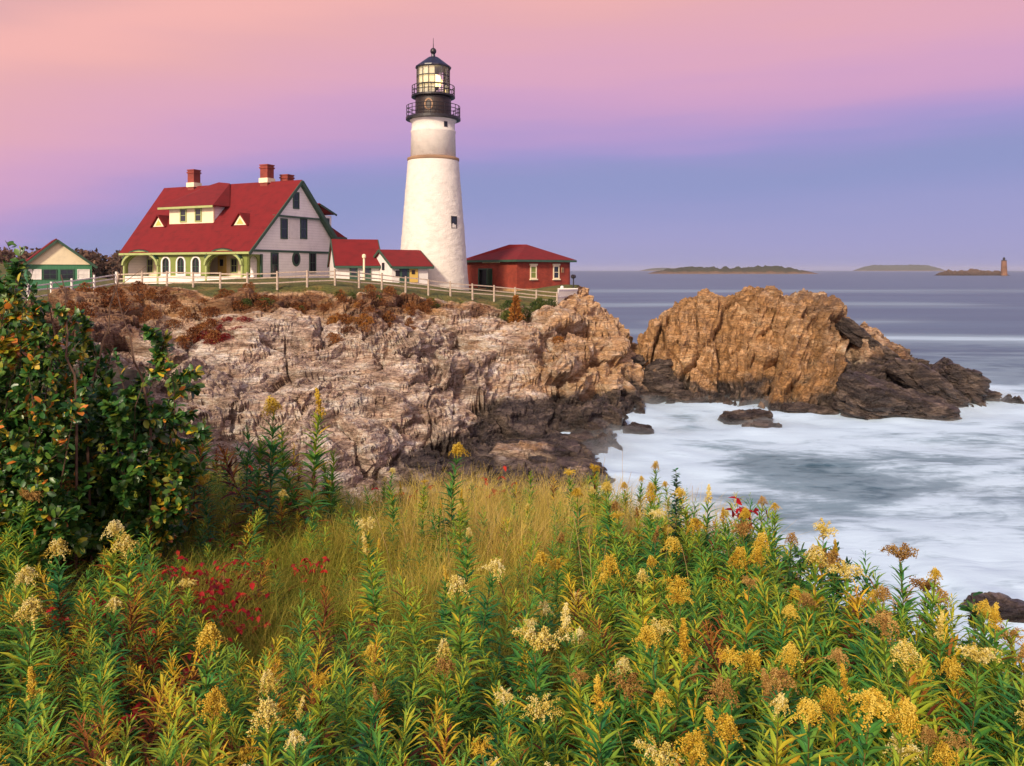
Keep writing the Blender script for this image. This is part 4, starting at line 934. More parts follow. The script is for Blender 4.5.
# lantern: sixteen sides, three tiers of panes
rl = 16.4 / sc; zb, zt2 = tz(96), tz(67.8)
q = MB()
for k in range(16):
    a = 2 * math.pi * (k + .5) / 16; q.bar((rl * math.cos(a), rl * math.sin(a), zb), (rl * math.cos(a), rl * math.sin(a), zt2), 0.075, 0.075)
for t_ in (0.02, 0.34, 0.66, 0.98):
    z = zb + (zt2 - zb) * t_
    for k in range(16):
        a, b_ = 2 * math.pi * (k + .5) / 16, 2 * math.pi * (k + 1.5) / 16; q.bar((rl * math.cos(a), rl * math.sin(a), z), (rl * math.cos(b_), rl * math.sin(b_), z), 0.07, 0.09)
ln = q.build('lantern_frame', M['black'], tower)
mg, ng, lg = newmat('lantern_glass'); og = ng.new('ShaderNodeOutputMaterial'); gg = N_(ng, 'ShaderNodeBsdfGlossy', Roughness=0.05); tr = ng.new('ShaderNodeBsdfTransparent'); mx = ng.new('ShaderNodeMixShader')
fr_ = N_(ng, 'ShaderNodeFresnel', IOR=1.6); lg.new(fr_.outputs[0], mx.inputs[0]); lg.new(tr.outputs[0], mx.inputs[1]); lg.new(gg.outputs[0], mx.inputs[2]); lg.new(mx.outputs[0], og.inputs[0])
q = MB()
for k in range(16):
    a, b_ = 2 * math.pi * (k + .5) / 16, 2 * math.pi * (k + 1.5) / 16; r2 = rl - 0.01
    q.add([(r2 * math.cos(a), r2 * math.sin(a), zb), (r2 * math.cos(b_), r2 * math.sin(b_), zb), (r2 * math.cos(b_), r2 * math.sin(b_), zt2), (r2 * math.cos(a), r2 * math.sin(a), zt2)], [(0, 1, 2, 3)])
q.build('lantern_glass', mg, ln)
q = MB(); r3 = rl - 0.16
for k in range(16):
    a, b_ = 2 * math.pi * (k + .5) / 16, 2 * math.pi * (k + 1.5) / 16; mid = (a + b_) / 2
    d_ = (math.degrees(mid) - 360) % 360
    if 150 < d_ < 273:
        q.add([(r3 * math.cos(a), r3 * math.sin(a), zb + .1), (r3 * math.cos(b_), r3 * math.sin(b_), zb + .1), (r3 * math.cos(b_), r3 * math.sin(b_), zt2 - .08), (r3 * math.cos(a), r3 * math.sin(a), zt2 - .08)], [(0, 1, 2, 3)])
q.build('lantern_backing', M['pane_backing'], ln)  # pale translucent sheets just inside the left-hand panes
q = MB(); q.lathe([(0.25, zb), (0.35, zb + .7), (0.55, zb + .75), (0.62, zb + 0.85)], 24); q.build('lens_pedestal', M['black'], tower)
pr = [(0.62 + 0.30 * math.sin(math.pi * k / 16) + (0.03 if k % 2 else 0), zb + 0.85 + 1.25 * k / 16) for k in range(17)]
q = MB(); q.lathe(pr, 24); q.build('beacon_lens', emit_mat('beacon_glow', (1.0, 0.70, 0.26), 4.0), tower)
q = MB(); q.lathe([(17.9 / sc, tz(67.2)), (18.0 / sc, tz(68.3)), (17.3 / sc, tz(69)), (16.2 / sc, tz(69)), ], 16); q.lathe([(18.0 / sc, tz(67.5)), (11.5 / sc, tz(62.5)), (5 / sc, tz(57.6)), (2.2 / sc, tz(56.8)), (1.8 / sc, tz(54.6)), (0.2, tz(54.2))], 16)
q.build('lantern_roof', M['copper'], tower)
q = MB(); q.lathe([(3.0 / sc * math.sin(math.pi * k / 12) + .01, tz(51.2) - 3.2 / sc * math.cos(math.pi * k / 12)) for k in range(13)], 20); q.tube([(0, 0, tz(48.5)), (0, 0, tz(38))], [0.05, 0.02], 6); q.build('ventilator_ball', M['black'], tower, True)
def tower_window(px, py, w_, h_):
    z = tz(py); rr = float(np.interp(z, [tz(p) for p in (296, 258, 195, 161.5, 158, 124)], [r_ / sc for r_ in (36.3, 33.2, 28.2, 25.4, 22.6, 21.4)]))
    X = (px - 433.3) / sc; a = -math.acos(max(-1, min(1, X / rr))); N = Vector((math.cos(a), math.sin(a), 0)); U = Vector((-math.sin(a), math.cos(a), 0)); 
    f = window(tower, N * (rr - 0.02) + Vector((0, 0, z - h_ / 2)), U, (0, 0, 1), w_, h_, M['black'], bars=(1, 2), fw=0.08)
tower_window(455.5, 223.5, 0.75, 1.25)
tower_window(447, 127, 0.4, 0.55)

# ---------------------------------------------------------------- the brick building
fb = Fr((517 - CX) / F * 90, 90, 8.4, R(41))
xr, yl = fb.fx(570, 0), fb.fy(466.5, 0); he = fb.fz(259.5, 0, 0)
brick = empty('brick_building', (fb.X0, fb.Y0, fb.zg), fb.rot, "red brick fog signal building with a hipped red roof right of the lighthouse", 'building')
q = MB()
dl, dr = fb.fy(479, 0), fb.fy(492, 0); dh = fb.fz(269, 0, dr)
q.panel([(0, .45), (yl, .45), (yl, he), (0, he)], [[(min(dl, dr), .5), (max(dl, dr), .5), (max(dl, dr), dh), (min(dl, dr), dh)]], (0, 0, 0), (0, 1, 0), (0, 0, 1), 0.01)
q.panel([(0.012, .45), (xr, .45), (xr, he), (0.012, he)], [], (0, 0, 0), (1, 0, 0), (0, 0, 1), 0.3)
q.panel([(0.0, .45), (yl, .45), (yl, he), (0.0, he)], [], (xr, 0, 0), (0, 1, 0), (0, 0, 1), 0.3)
q.panel([(0.0, .45), (xr, .45), (xr, he), (0.0, he)], [], (0, yl, 0), (1, 0, 0), (0, 0, 1), 0.3)
q.build('wall', M['brick'], brick)
q = MB(); q.box((xr / 2, yl / 2, 0.1), (xr + .2, yl + .2, 0.75)); q.build('foundation', M['stone'], brick)
o = 0.55; zr_ = fb.fz(244.5, xr / 2, yl / 2); A_, B_, C_, D_ = (-o, -o, he), (xr + o, -o, he), (xr + o, yl + o, he), (-o, yl + o, he); r1, r2_ = (xr / 2 + .6, yl / 2 - .9, zr_), (xr / 2 - .6, yl / 2 + .9, zr_)
q = MB(); q.add([A_, B_, C_, D_, r1, r2_], [(0, 1, 4), (1, 2, 5, 4), (2, 3, 5), (3, 0, 4, 5), (0, 3, 2, 1)]); q.build('roof', M['roof'], brick)
q = MB()
for a, b_ in ((A_, B_), (B_, C_), (C_, D_), (D_, A_)): q.bar(Vector(a) - Vector((0, 0, .14)), Vector(b_) - Vector((0, 0, .14)), 0.1, 0.24)
q.build('eave_board', M['green'], brick)
q = MB(); q.box((0.25, (dl + dr) / 2, (dh + .5) / 2), (0.1, abs(dl - dr), dh - .5)); q.build('doorway_shade', M['black'], brick)  # black sheet behind the open doorway, its colour stands in for interior shade
y2 = fb.fy(500, 0); q = MB(); q.box((-0.5, min(dl, dr) - .05, (dh + .4) / 2), (1.25, 0.09, dh - .4), rz=R(28)); q.build('door', M['green'], brick)
q = MB()
for y_ in (dl, dr): q.box((-0.03, y_, (dh + .5) / 2), (0.12, 0.16, dh - .4))
q.box((-0.03, (dl + dr) / 2, dh), (0.12, abs(dl - dr) + .16, 0.16)); q.build('door_frame', M['green'], brick)
q = MB(); q.box((-0.06, (fb.fy(483, 0) + fb.fy(500, 0)) / 2, fb.fz(261.8, 0, 2)), (0.12, abs(fb.fy(483, 0) - fb.fy(500, 0)), 0.24)); q.build('lintel', M['cream'], brick)
for px, sh_ in ((533.2, 0), (556, 1)):
    x = fb.fx(px, 0); z0, z1 = fb.fz(279, x, 0), fb.fz(265.5, x, 0)
    f = window(brick, (x, -0.01, z0), (1, 0, 0), (0, 0, 1), 1.0, z1 - z0, M['cream'], mat_pane=M['pane'] if sh_ else M['lime'], bars=(1, 2), fw=0.14)
    q = MB(); q.box((x, -0.1, z0 - .05), (1.15, 0.2, 0.14)); q.build('sill', M['cream'], f); q = MB(); q.box((x, -.06, z1 + .1), (1.2, 0.14, 0.2)); q.build('lintel', M['cream'], f)
    if sh_: q = MB(); q.box((x + .85, -0.25, z0 + 1.05), (0.75, 0.06, 0.6), rz=R(25)); q.build('shutter', M['stone'], f)

# ---------------------------------------------------------------- the green shed at the left
fsx = Fr((57 - CX) / F * 93, 93, 8.8, R(33))
xl_, xr_ = fsx.fx(26, 0), fsx.fx(92, 0); zga = fsx.fz(264.5, 0, 0); zap = fsx.fz(240.5, 0, 0)
shed = empty('shed', (fsx.X0, fsx.Y0, fsx.zg), fsx.rot, "green shed with a cream gable at the left behind the bushes", 'building')
q = MB(); q.panel([(xl_, -.3), (xr_, -.3), (xr_, zga), (xl_, zga)], [], (0, 0, 0), (1, 0, 0), (0, 0, 1), 0.2); q.box((xl_ + .1, 4.1, zga / 2), (0.2, 7.7, zga)); q.box((xr_ - .1, 4.1, zga / 2), (0.2, 7.7, zga)); q.box(((xl_ + xr_) / 2, 8.1, zga / 2), (xr_ - xl_, .2, zga)); q.build('wall', M['shed_green'], shed)
q = MB(); q.panel([(xl_, zga), (xr_, zga), (0, zap)], [], (0, -0.1, 0), (1, 0, 0), (0, 0, 1), 0.2); q.build('gable', M['cream'], shed)
sl = (zap - zga) / xr_; q = MB(); e_ = 0.5
q.slab([(0, -.5, zap + .12), (0, 8.6, zap + .12), (xl_ - e_, 8.6, zga - e_ * sl + .12), (xl_ - e_, -.5, zga - e_ * sl + .12)][::-1], .15); q.slab([(0, -.5, zap + .122), (xr_ + e_, -.5, zga - e_ * sl + .12), (xr_ + e_, 8.6, zga - e_ * sl + .12), (0, 8.6, zap + .122)], .15); q.build('roof', M['roof'], shed)
q = MB(); q.bar((0, -.53, zap), (xr_ + e_, -.53, zga - e_ * sl), .1, .28); q.bar((0, -.53, zap), (xl_ - e_, -.53, zga - e_ * sl), .1, .28); q.build('bargeboard', M['green'], shed)
for px, wd, mp_ in ((35, 1.3, 'white'), (50, 1.4, 'pane'), (67, 1.4, 'pane'), (83.5, 1.3, 'white')):
    window(shed, (fsx.fx(px, 0), -.01, fsx.fz(279.5, 0, 0)), (1, 0, 0), (0, 0, 1), wd, 1.2, M['white'] if mp_ == 'white' else M['green'], mat_pane=M[mp_], bars=(2, 2))

# ---------------------------------------------------------------- fences and small posts
def rail_fence(label, pts, mat, height=1.25, step=2.1, rails=(0.45, 0.8, 1.12), thick=0.09, name='rail_fence', cap=False):
    e = empty(name, (pts[0][0], pts[0][1], 0), 0, label, 'fence'); o0 = Vector((pts[0][0], pts[0][1], 0))
    P = [Vector(p) for p in pts]; seg = [(P[i + 1] - P[i]).length for i in range(len(P) - 1)]; tot = sum(seg); nn = max(2, round(tot / step))
    def along(d):
        for i, s_ in enumerate(seg):
            if d <= s_ or i == len(seg) - 1: return P[i].lerp(P[i + 1], min(1, d / s_))
            d -= s_
    ps = [along(tot * k / nn) for k in range(nn + 1)]
    for k, p in enumerate(ps):
        q = MB(); hh = height + random.uniform(-.05, .05); q.tube([(0, 0, -.4), (random.uniform(-.03, .03), 0, hh)], [thick * .95, thick * .8], 7); o = q.build('post', mat, e); o.location = p - o0
    for r_ in rails:
        for k in range(nn):
            q = MB(); q.bar(Vector(), ps[k + 1] - ps[k] + Vector((0, 0, random.uniform(-.03, .03))), 0.05, 0.085); o = q.build('rail', mat, e); o.location = ps[k] - o0 + Vector((0, 0, r_ + random.uniform(-.03, .03)))
    return e
def G(px, py, Y):
    x, y, z = at(px, py, Y); return (x, y, Hz(x, y))
rail_fence("weathered three-rail fence along the cliff edge in front of the house and tower", [G(118, 288, 58), G(160, 287, 57), G(255, 286, 55.5), G(330, 286, 58), G(385, 290, 61.5), G(450, 297, 65), G(510, 302, 68.2), G(557, 306, 70.3)], M['wood'])
rail_fence("pale rail fence running down from the fence corner towards the bushes on the left", [G(116, 288, 58), G(75, 300, 54), G(38, 308, 50), G(0, 312, 47)], M['wood_white'], height=1.3)
e = empty('picket_fence', (G(558, 306, 70.6)[0], 70.6, 0), 0, "white picket fence going out along the cliff behind the brick building's corner", 'fence')
a_, b_ = Vector(G(558, 306, 70.6)), Vector(G(583, 287, 88)); o0 = Vector((a_.x, a_.y, 0))
for k in range(64):
    p = a_.lerp(b_, k / 63) + Vector((0, 0, .35)); q = MB(); q.box((0, 0, .5), (0.05, 0.12, 1.35)); o = q.build('picket', M['wood_white'], e); o.location = p - o0
for r_ in (0.35, 0.95):
    q = MB(); q.bar(a_ - o0 + Vector((0.05, 0, r_ + .35)), b_ - o0 + Vector((0.05, 0, r_ + .35)), 0.05, 0.1); q.build('rail', M['wood_white'], e)
def post_thing(name, label, cat, px, py, Y, build):
    x, y, z = G(px, py, Y); e = empty(name, (x, y, z), 0, label, cat); build(e); return e
def lightpost(hh, head):
    def f(e):
        q = MB(); q.lathe([(0.10, -.2), (0.09, hh)], 10); q.build('post', M['cream'] if head == 'cream' else M['black'], e)
        q = MB(); q.lathe([(0.1, hh), (0.17, hh + .05), (0.17, hh + .28), (0.05, hh + .36)], 12); q.build('cap', M['white'] if head != 'cream' else M['cream'], e)
    return f
post_thing('post', "tall cream post behind the fence in front of the passage doors", 'post', 364, 286, 68, lightpost(1.9, 'cream'))
post_thing('bollard', "short dark bollard with a white cap at the right corner of the brick building", 'bollard', 562, 296, 78, lightpost(0.95, 'white'))
def viewer(e):
    q = MB(); q.lathe([(0.16, -.2), (0.07, .1), (0.06, 1.15)], 12); q.build('stand', M['black'], e)
    q = MB(); q.lathe([(0.12, -.28), (0.2, -.2), (0.22, .2), (0.15, .3)], 14); o = q.build('binocular_body', M['black'], e); o.location = (0, 0, 1.35); o.rotation_euler = (R(90), 0, R(-30))
post_thing('viewing_binoculars', "dark coin viewing binoculars on a stand beyond the brick building", 'binoculars', 573.5, 291, 83, viewer)

# far lighthouse on its reef
Y_ = 1600; lx = (1004 - CX) / F * Y_
rl_ = empty('reef_lighthouse', (lx, Y_, 3), 0, "tiny dark stone lighthouse on the reef at the right horizon", 'lighthouse')
q = MB(); q.lathe([(6.2, -3), (5.6, 6), (4.6, 27)], 24); q.build('tower_shaft', painted('dark_granite', (0.20, 0.10, 0.06), 0.9, 0.25, 0.1), rl_)
q = MB(); q.lathe([(5.0, 26.5), (5.0, 27.6)], 20); q.lathe([(2.2, 27.6), (2.2, 31), (2.7, 31), (0.3, 34)], 16); q.build('lantern', M['black'], rl_)

# ================================================================== VEGETATION
def leaves(pos, d, up, ln, wd, droop=0.25, fold=0.25, prof=((0.0, 0.18), (0.33, 1.0), (0.68, 0.72), (1.0, 0.04))):
    """lance-shaped leaves, four cross rows each; returns vertices and quads"""
    n = len(pos); d = d / (np.linalg.norm(d, axis=1, keepdims=True) + 1e-9)
    s = np.cross(d, up); s /= np.linalg.norm(s, axis=1, keepdims=True) + 1e-9
    u = np.cross(s, d)
    V = np.empty((n, 4, 3, 3)); ln = np.broadcast_to(ln, n); wd = np.broadcast_to(wd, n); dr = np.broadcast_to(droop, n)
    for r, (t, w) in enumerate(prof):
        c = pos + d * (ln * t)[:, None] - u * (ln * dr * t * t)[:, None]
        V[:, r, 0] = c - s * (wd * w / 2)[:, None] + u * (wd * w * fold)[:, None]
        V[:, r, 1] = c
        V[:, r, 2] = c + s * (wd * w / 2)[:, None] + u * (wd * w * fold)[:, None]
    b = np.array([[0, 1, 4, 3], [1, 2, 5, 4], [3, 4, 7, 6], [4, 5, 8, 7], [6, 7, 10, 9], [7, 8, 11, 10]])
    Q = (np.arange(n)[:, None, None] * 12 + b[None]).reshape(-1, 4)
    return V.reshape(-1, 3), Q

def unit(v): return v / (np.linalg.norm(v, axis=-1, keepdims=True) + 1e-9)

GREEN = [(0.0, (0.010, 0.060, 0.028)), (0.3, (0.024, 0.150, 0.052)), (0.52, (0.085, 0.270, 0.042)), (0.70, (0.34, 0.42, 0.030)), (0.86, (0.66, 0.44, 0.025)), (0.95, (0.30, 0.09, 0.02)), (1.0, (0.12, 0.03, 0.012))]
FLOWER = [(0.0, (0.30, 0.20, 0.03)), (0.35, (0.62, 0.48, 0.08)), (0.65, (0.74, 0.63, 0.20)), (1.0, (0.80, 0.74, 0.42))]
M['gr_leaf'] = leaf_mat("goldenrod_leaf", GREEN, rnd=0.30, trans=0.18)
M['gr_stem'] = leaf_mat("goldenrod_stem", [(0, (0.10, 0.055, 0.02)), (0.5, (0.13, 0.12, 0.03)), (1, (0.20, 0.09, 0.03))], rnd=0.8, trans=0)
M['gr_flower'] = leaf_mat("goldenrod_cream_flower", FLOWER, rnd=0.35, trans=0.2, rough=0.8)
M['gr_ochre'] = leaf_mat("goldenrod_ochre_flower", [(0, (0.24, 0.12, 0.012)), (0.5, (0.58, 0.38, 0.025)), (1, (0.72, 0.56, 0.10))], rnd=0.35, trans=0.2, rough=0.8)
M['gr_brown'] = leaf_mat("goldenrod_spent_flower", [(0, (0.10, 0.045, 0.015)), (0.5, (0.30, 0.16, 0.035)), (1, (0.50, 0.33, 0.10))], rnd=0.3, trans=0.15, rough=0.85)

def stem_curve(h, r, n=9, lean=0.10):
    a = r.uniform(0, 2 * np.pi); k = r.uniform(0.2, 1) * lean * h; t = np.linspace(0, 1, n)
    w = 0.012 * h * np.sin(t * 5 + r.uniform(0, 6))
    return np.c_[np.cos(a) * k * t ** 2 + w, np.sin(a) * k * t ** 2 - w, t * h]

def leafy(h, r, n_l, lmax, yellow=0.0, dense_top=True):
    """whorl-like spiral of narrow leaves up a stem; returns curve and leaf mesh data"""
    C = stem_curve(h, r)
    t = np.sort(r.uniform(0.06, 1.0, n_l) ** 0.85); pos = np.stack([np.interp(t, np.linspace(0, 1, len(C)), C[:, k]) for k in range(3)], 1)
    ang = np.arange(n_l) * 2.4 + r.uniform(0, .5, n_l)
    el = 0.25 + 0.80 * t ** 1.3 + r.normal(0, .12, n_l)
    d = np.c_[np.cos(ang) * np.cos(el), np.sin(ang) * np.cos(el), np.sin(el)]
    ln = lmax * (0.45 + 0.75 * np.sin(np.pi * np.clip(t * 0.82 + 0.14, 0, 1))) * r.uniform(0.8, 1.15, n_l); ln = ln * np.where(t > 0.93, 0.6, 1)
    V, Q = leaves(pos, d, np.tile([0., 0, 1], (n_l, 1)), ln, ln * r.uniform(0.15, 0.22, n_l), droop=r.uniform(0.15, 0.5, n_l))
    tint = 0.26 + 0.30 * t + r.normal(0, .09, n_l) + yellow * (1.15 - t) * r.uniform(0.4, 1.25, n_l)
    tint = np.where(r.uniform(0, 1, n_l) < 0.03, r.uniform(.75, .95), tint); low = t < 0.28
    tint = np.where(low & (r.uniform(0, 1, n_l) < 0.55), r.uniform(0.85, 1.0, n_l), tint)
    return C, V, Q, np.repeat(np.clip(tint, 0, 1), 12)

def stem_mesh(name, C, r0, r1, n=5):
    q = MB(); q.tube(C, list(np.linspace(r0, r1, len(C))), n)
    v = np.array(q.v); me = bpy.data.meshes.new(name); me.from_pydata(q.v, [], q.f)
    a = me.attributes.new('tint', 'FLOAT', 'POINT'); a.data.foreach_set('value', np.full(len(v), 0.5, np.float32)); return me

OCT_V = np.array([[1, 0, 0], [-1, 0, 0], [0, 1, 0], [0, -1, 0], [0, 0, 1], [0, 0, -1]], float)
OCT_F = np.array([[0, 2, 4], [2, 1, 4], [1, 3, 4], [3, 0, 4], [2, 0, 5], [1, 2, 5], [3, 1, 5], [0, 3, 5]])
def florets(pos, rad, r):
    n = len(pos); A = r.normal(size=(n, 3, 3)); sc_ = rad[:, None, None] * r.uniform(0.6, 1.3, (n, 1, 3))
    V = pos[:, None] + OCT_V[None] * sc_; V += (A[:, :1] * 0.25 * rad[:, None, None])
    return V.reshape(-1, 3), (np.arange(n)[:, None, None] * 6 + OCT_F[None]).reshape(-1, 3)

def plume(r, H, W, style):
    """goldenrod head: arching branchlets carrying rows of tiny florets.  style 'plume', 'flat' or 'spike'"""
    pos, tints, bl = [], [], []
    nb = {'plume': 20, 'flat': 22, 'spike': 16}[style]
    for k in range(nb):
        t = k / (nb - 1); a = k * 2.4 + r.uniform(-.3, .3)
        if style == 'plume': z0 = H * (t * 0.62 - 0.25); R_ = W * (1.0 - 0.6 * t) * r.uniform(.7, 1.1); rise = H * 0.30
        elif style == 'flat': z0 = H * (0.35 * t - 0.1); R_ = W * r.uniform(0.35, 1.0); rise = H * 0.45 * (1 - 0.4 * R_ / W)
        else: z0 = H * (t * 1.1 - 0.4); R_ = W * 0.45 * (1.1 - t) * r.uniform(.6, 1.1); rise = H * 0.2
        m = r.integers(34, 52); u = np.linspace(0.12, 1, m)
        p = np.c_[np.cos(a) * R_ * u, np.sin(a) * R_ * u, z0 + rise * np.sin(u * 2.3) / 0.8 * (0.8 if style != 'plume' else 1.0) - (0.28 * H * u ** 3 if style == 'plume' else 0)]
        p += r.normal(0, 0.0036, p.shape); p[:, 2] += r.uniform(0, 0.010, m)
        pos.append(p); tints.append(np.full(m, r.uniform(.25, .85)) + r.normal(0, .15, m)); bl.append(p[::4])
    P = np.concatenate(pos); T = np.clip(np.concatenate(tints) + 0.8 * (P[:, 2] - P[:, 2].mean()) / H * 0.3, 0, 1)
    V, Fc = florets(P, r.uniform(0.0020, 0.0042, len(P)) , r)
    return V, Fc, np.repeat(T, 6)

protos = []
for v in range(14):
    r = np.random.default_rng(900 + v); style = ['plume', 'flat', 'plume', 'spike', 'plume', 'plume', 'flat', 'plume', 'spike', 'plume', 'flat', 'plume', 'plume', 'spike'][v]
    yellow = [.03, .08, .38, 0, .15, .3, 0, 0.08, .45, 0.03, 0.15, 0.08, 0.4, 0.08][v]
    C, V, Q, T = leafy(1.0, r, 105, 0.130, yellow)
    st = stem_mesh('stem', C, 0.0045, 0.0022); st.materials.append(M['gr_stem'])
    lf = mk_mesh('leaves', V, quads=Q, tint=T, mat=M['gr_leaf'])
    FV, FF, FT = plume(r, r.uniform(.09, .13), r.uniform(.055, .085) * (1.25 if style == 'flat' else 1), style)
    fm = {c_: mk_mesh('flower_head', FV, tris=FF, tint=FT, mat=M[c_], smooth=False) for c_ in ('gr_flower', 'gr_ochre', 'gr_brown')}
    protos.append(dict(stem=st, leaves=lf, heads=fm, tip=C[-1], yellow=yellow))

def goldenrod(x, y, h, v, colour, label, group, head=1.0, z=None):
    p = protos[v]; zg = Bz(x, y) - 0.02 if z is None else z
    e = empty('goldenrod', (x, y, zg), random.uniform(0, 6.28), label, 'goldenrod', group); e.scale = (h, h, h); e.rotation_euler = (random.gauss(0, .05), random.gauss(0, .05), random.uniform(0, 6.28))
    link('stem', p['stem'], e); link('leaves', p['leaves'], e)
    o = link('flower_head', p['heads'][colour], e, p['tip']); s_ = head / h; o.scale = (s_, s_, s_); o.rotation_euler = (random.uniform(-.25, .25), random.uniform(-.25, .25), random.uniform(0, 6))
    return e

hero = [  # column, row of the head, distance, colour, variant, head size, label
    (68, 541, 3.7, 'gr_flower', 0, 1.2, "cream goldenrod, left one of the trio in front of the dark bushes"),
    (106, 534, 3.7, 'gr_flower', 2, 0.9, "yellow-leaved goldenrod with a narrow cream head, middle of the trio by the dark bushes"),
    (132, 540, 3.6, 'gr_flower', 4, 1.05, "cream goldenrod, right one of the trio in front of the dark bushes"),
    (22, 606, 2.9, 'gr_flower', 5, 1.0, "pale goldenrod with yellow lower leaves at the left edge"),
    (14, 582, 3.3, 'gr_flower', 7, 0.9, "pale goldenrod behind the yellow-leaved one at the left edge"),
    (103, 606, 3.2, 'gr_flower', 9, 0.6, "small-headed cream goldenrod below the trio at the left"),
    (8, 690, 2.5, 'gr_ochre', 8, 0.8, "yellowing goldenrod cut by the left edge near the bottom"),
    (195, 632, 3.1, 'gr_ochre', 0, 1.1, "yellow goldenrod with two tiers standing in the left foreground"),
    (197, 716, 2.5, 'gr_ochre', 4, 0.9, "short ochre goldenrod in the bottom left foreground"),
    (270, 672, 2.7, 'gr_flower', 11, 0.75, "slim cream goldenrod over a red-brown stem in the left foreground"),
    (266, 722, 2.4, 'gr_flower', 12, 0.85, "drooping pale goldenrod at the bottom left"),
    (374, 522, 4.3, 'gr_flower', 1, 1.25, "cream goldenrod rising alone in front of the tan grass"),
    (384, 545, 4.2, 'gr_flower', 3, 0.8, "smaller cream goldenrod tucked beside the lone one at the tan grass"),
    (186, 586, 4.2, 'gr_flower', 6, 0.7, "small flat cream goldenrod among red leaves left of the grass"),
    (463, 583, 3.6, 'gr_flower', 4, 0.9, "cream goldenrod in the centre, lower of a close pair"),
    (477, 562, 3.8, 'gr_flower', 9, 1.0, "cream goldenrod in the centre, upper of a close pair"),
    (537, 642, 2.8, 'gr_flower', 10, 1.25, "broad flat cream goldenrod head in the centre foreground"),
    (581, 627, 2.9, 'gr_flower', 8, 1.0, "narrow spike of pale goldenrod over withered brown leaves"),
    (600, 700, 2.4, 'gr_ochre', 13, 0.9, "stubby yellow goldenrod spike near the bottom centre"),
    (618, 572, 3.5, 'gr_ochre', 12, 1.3, "drooping yellow goldenrod right of centre"),
    (547, 562, 4.4, 'gr_ochre', 7, 0.9, "yellowish goldenrod at the edge of the tan grass"),
    (657, 545, 4.2, 'gr_ochre', 2, 1.5, "large sprawling golden head on yellow leaves right of centre"),
    (661, 640, 2.9, 'gr_ochre', 5, 0.9, "golden goldenrod in the lower right foreground"),
    (682, 757, 2.1, 'gr_flower', 10, 0.8, "pale goldenrod head just above the bottom edge"),
    (702, 740, 2.25, 'gr_ochre', 4, 0.9, "ochre goldenrod, left of a pair near the bottom edge"),
    (727, 738, 2.25, 'gr_ochre', 0, 0.9, "ochre goldenrod, right of a pair near the bottom edge"),
    (746, 648, 2.9, 'gr_ochre', 2, 1.0, "leaning golden goldenrod with yellow stem in the right foreground"),
    (790, 602, 3.2, 'gr_ochre', 6, 1.1, "broad ochre goldenrod in the thick of the right-hand stand"),
    (776, 652, 2.8, 'gr_ochre', 11, 0.9, "ochre goldenrod below the broad one in the right-hand stand"),
    (755, 537, 4.6, 'gr_brown', 1, 1.5, "wide brown goldenrod against the surf beside the red leaves"),
    (712, 525, 5.6, 'gr_ochre', 9, 1.2, "ochre goldenrod on the crest of the meadow beside the surf"),
    (732, 560, 4.0, 'gr_ochre', 11, 1.1, "ochre goldenrod below the wide brown one"),
    (840, 560, 3.4, 'gr_brown', 7, 1.1, "small brown goldenrod in a dark leafy clump against the water"),
    (903, 556, 2.7, 'gr_brown', 10, 1.6, "tall dark-leaved goldenrod with wide brown flat head against the water"),
    (926, 590, 2.75, 'gr_brown', 6, 1.1, "brown goldenrod leaning right just below the tall dark one"),
    (858, 692, 2.35, 'gr_ochre', 3, 0.7, "small ochre goldenrod low in the right foreground"),
    (76, 487, 4.3, 'gr_brown', 1, 1.2, "spent brown goldenrod in front of the dark bushes"),
    (8, 497, 4.2, 'gr_brown', 6, 1.1, "spent brown goldenrod at the left edge in front of the bushes"),
    (207, 481, 6.5, 'gr_ochre', 10, 1.9, "orange flat-topped goldenrod at the right foot of the bushes"),
    (268, 404, 9.0, 'gr_ochre', 0, 2.2, "tall orange goldenrod, left of two against the pale rock"),
    (311, 405, 9.0, 'gr_ochre', 3, 2.2, "tall orange goldenrod, right of two against the pale rock"),
    (452, 452, 8.6, 'gr_ochre', 5, 1.7, "yellow-tipped tall goldenrod in front of the dark ledge"),
]
hero_at = []
for px, py, Y, c_, v, hd, lab in hero:
    if Y < 8:
        want = 0.78 + 0.18 * random.random(); Y0 = Y; best = min((abs(at(px, py, q)[2] - 0.04 - Bz(*at(px, py, q)[:2]) - want), q) for q in np.arange(2.2, 9.5, 0.05)); Y = best[1]; hd = min(1.35, hd * 0.95 * Y / Y0)
    x, y, z = at(px, py, Y); zg = Bz(x, y) - 0.02; h = max(0.35, (z - 0.03 * hd - zg)); hero_at.append((x, y))
    goldenrod(x, y, h, v, c_, lab, "goldenrod in the foreground meadow", hd, zg)

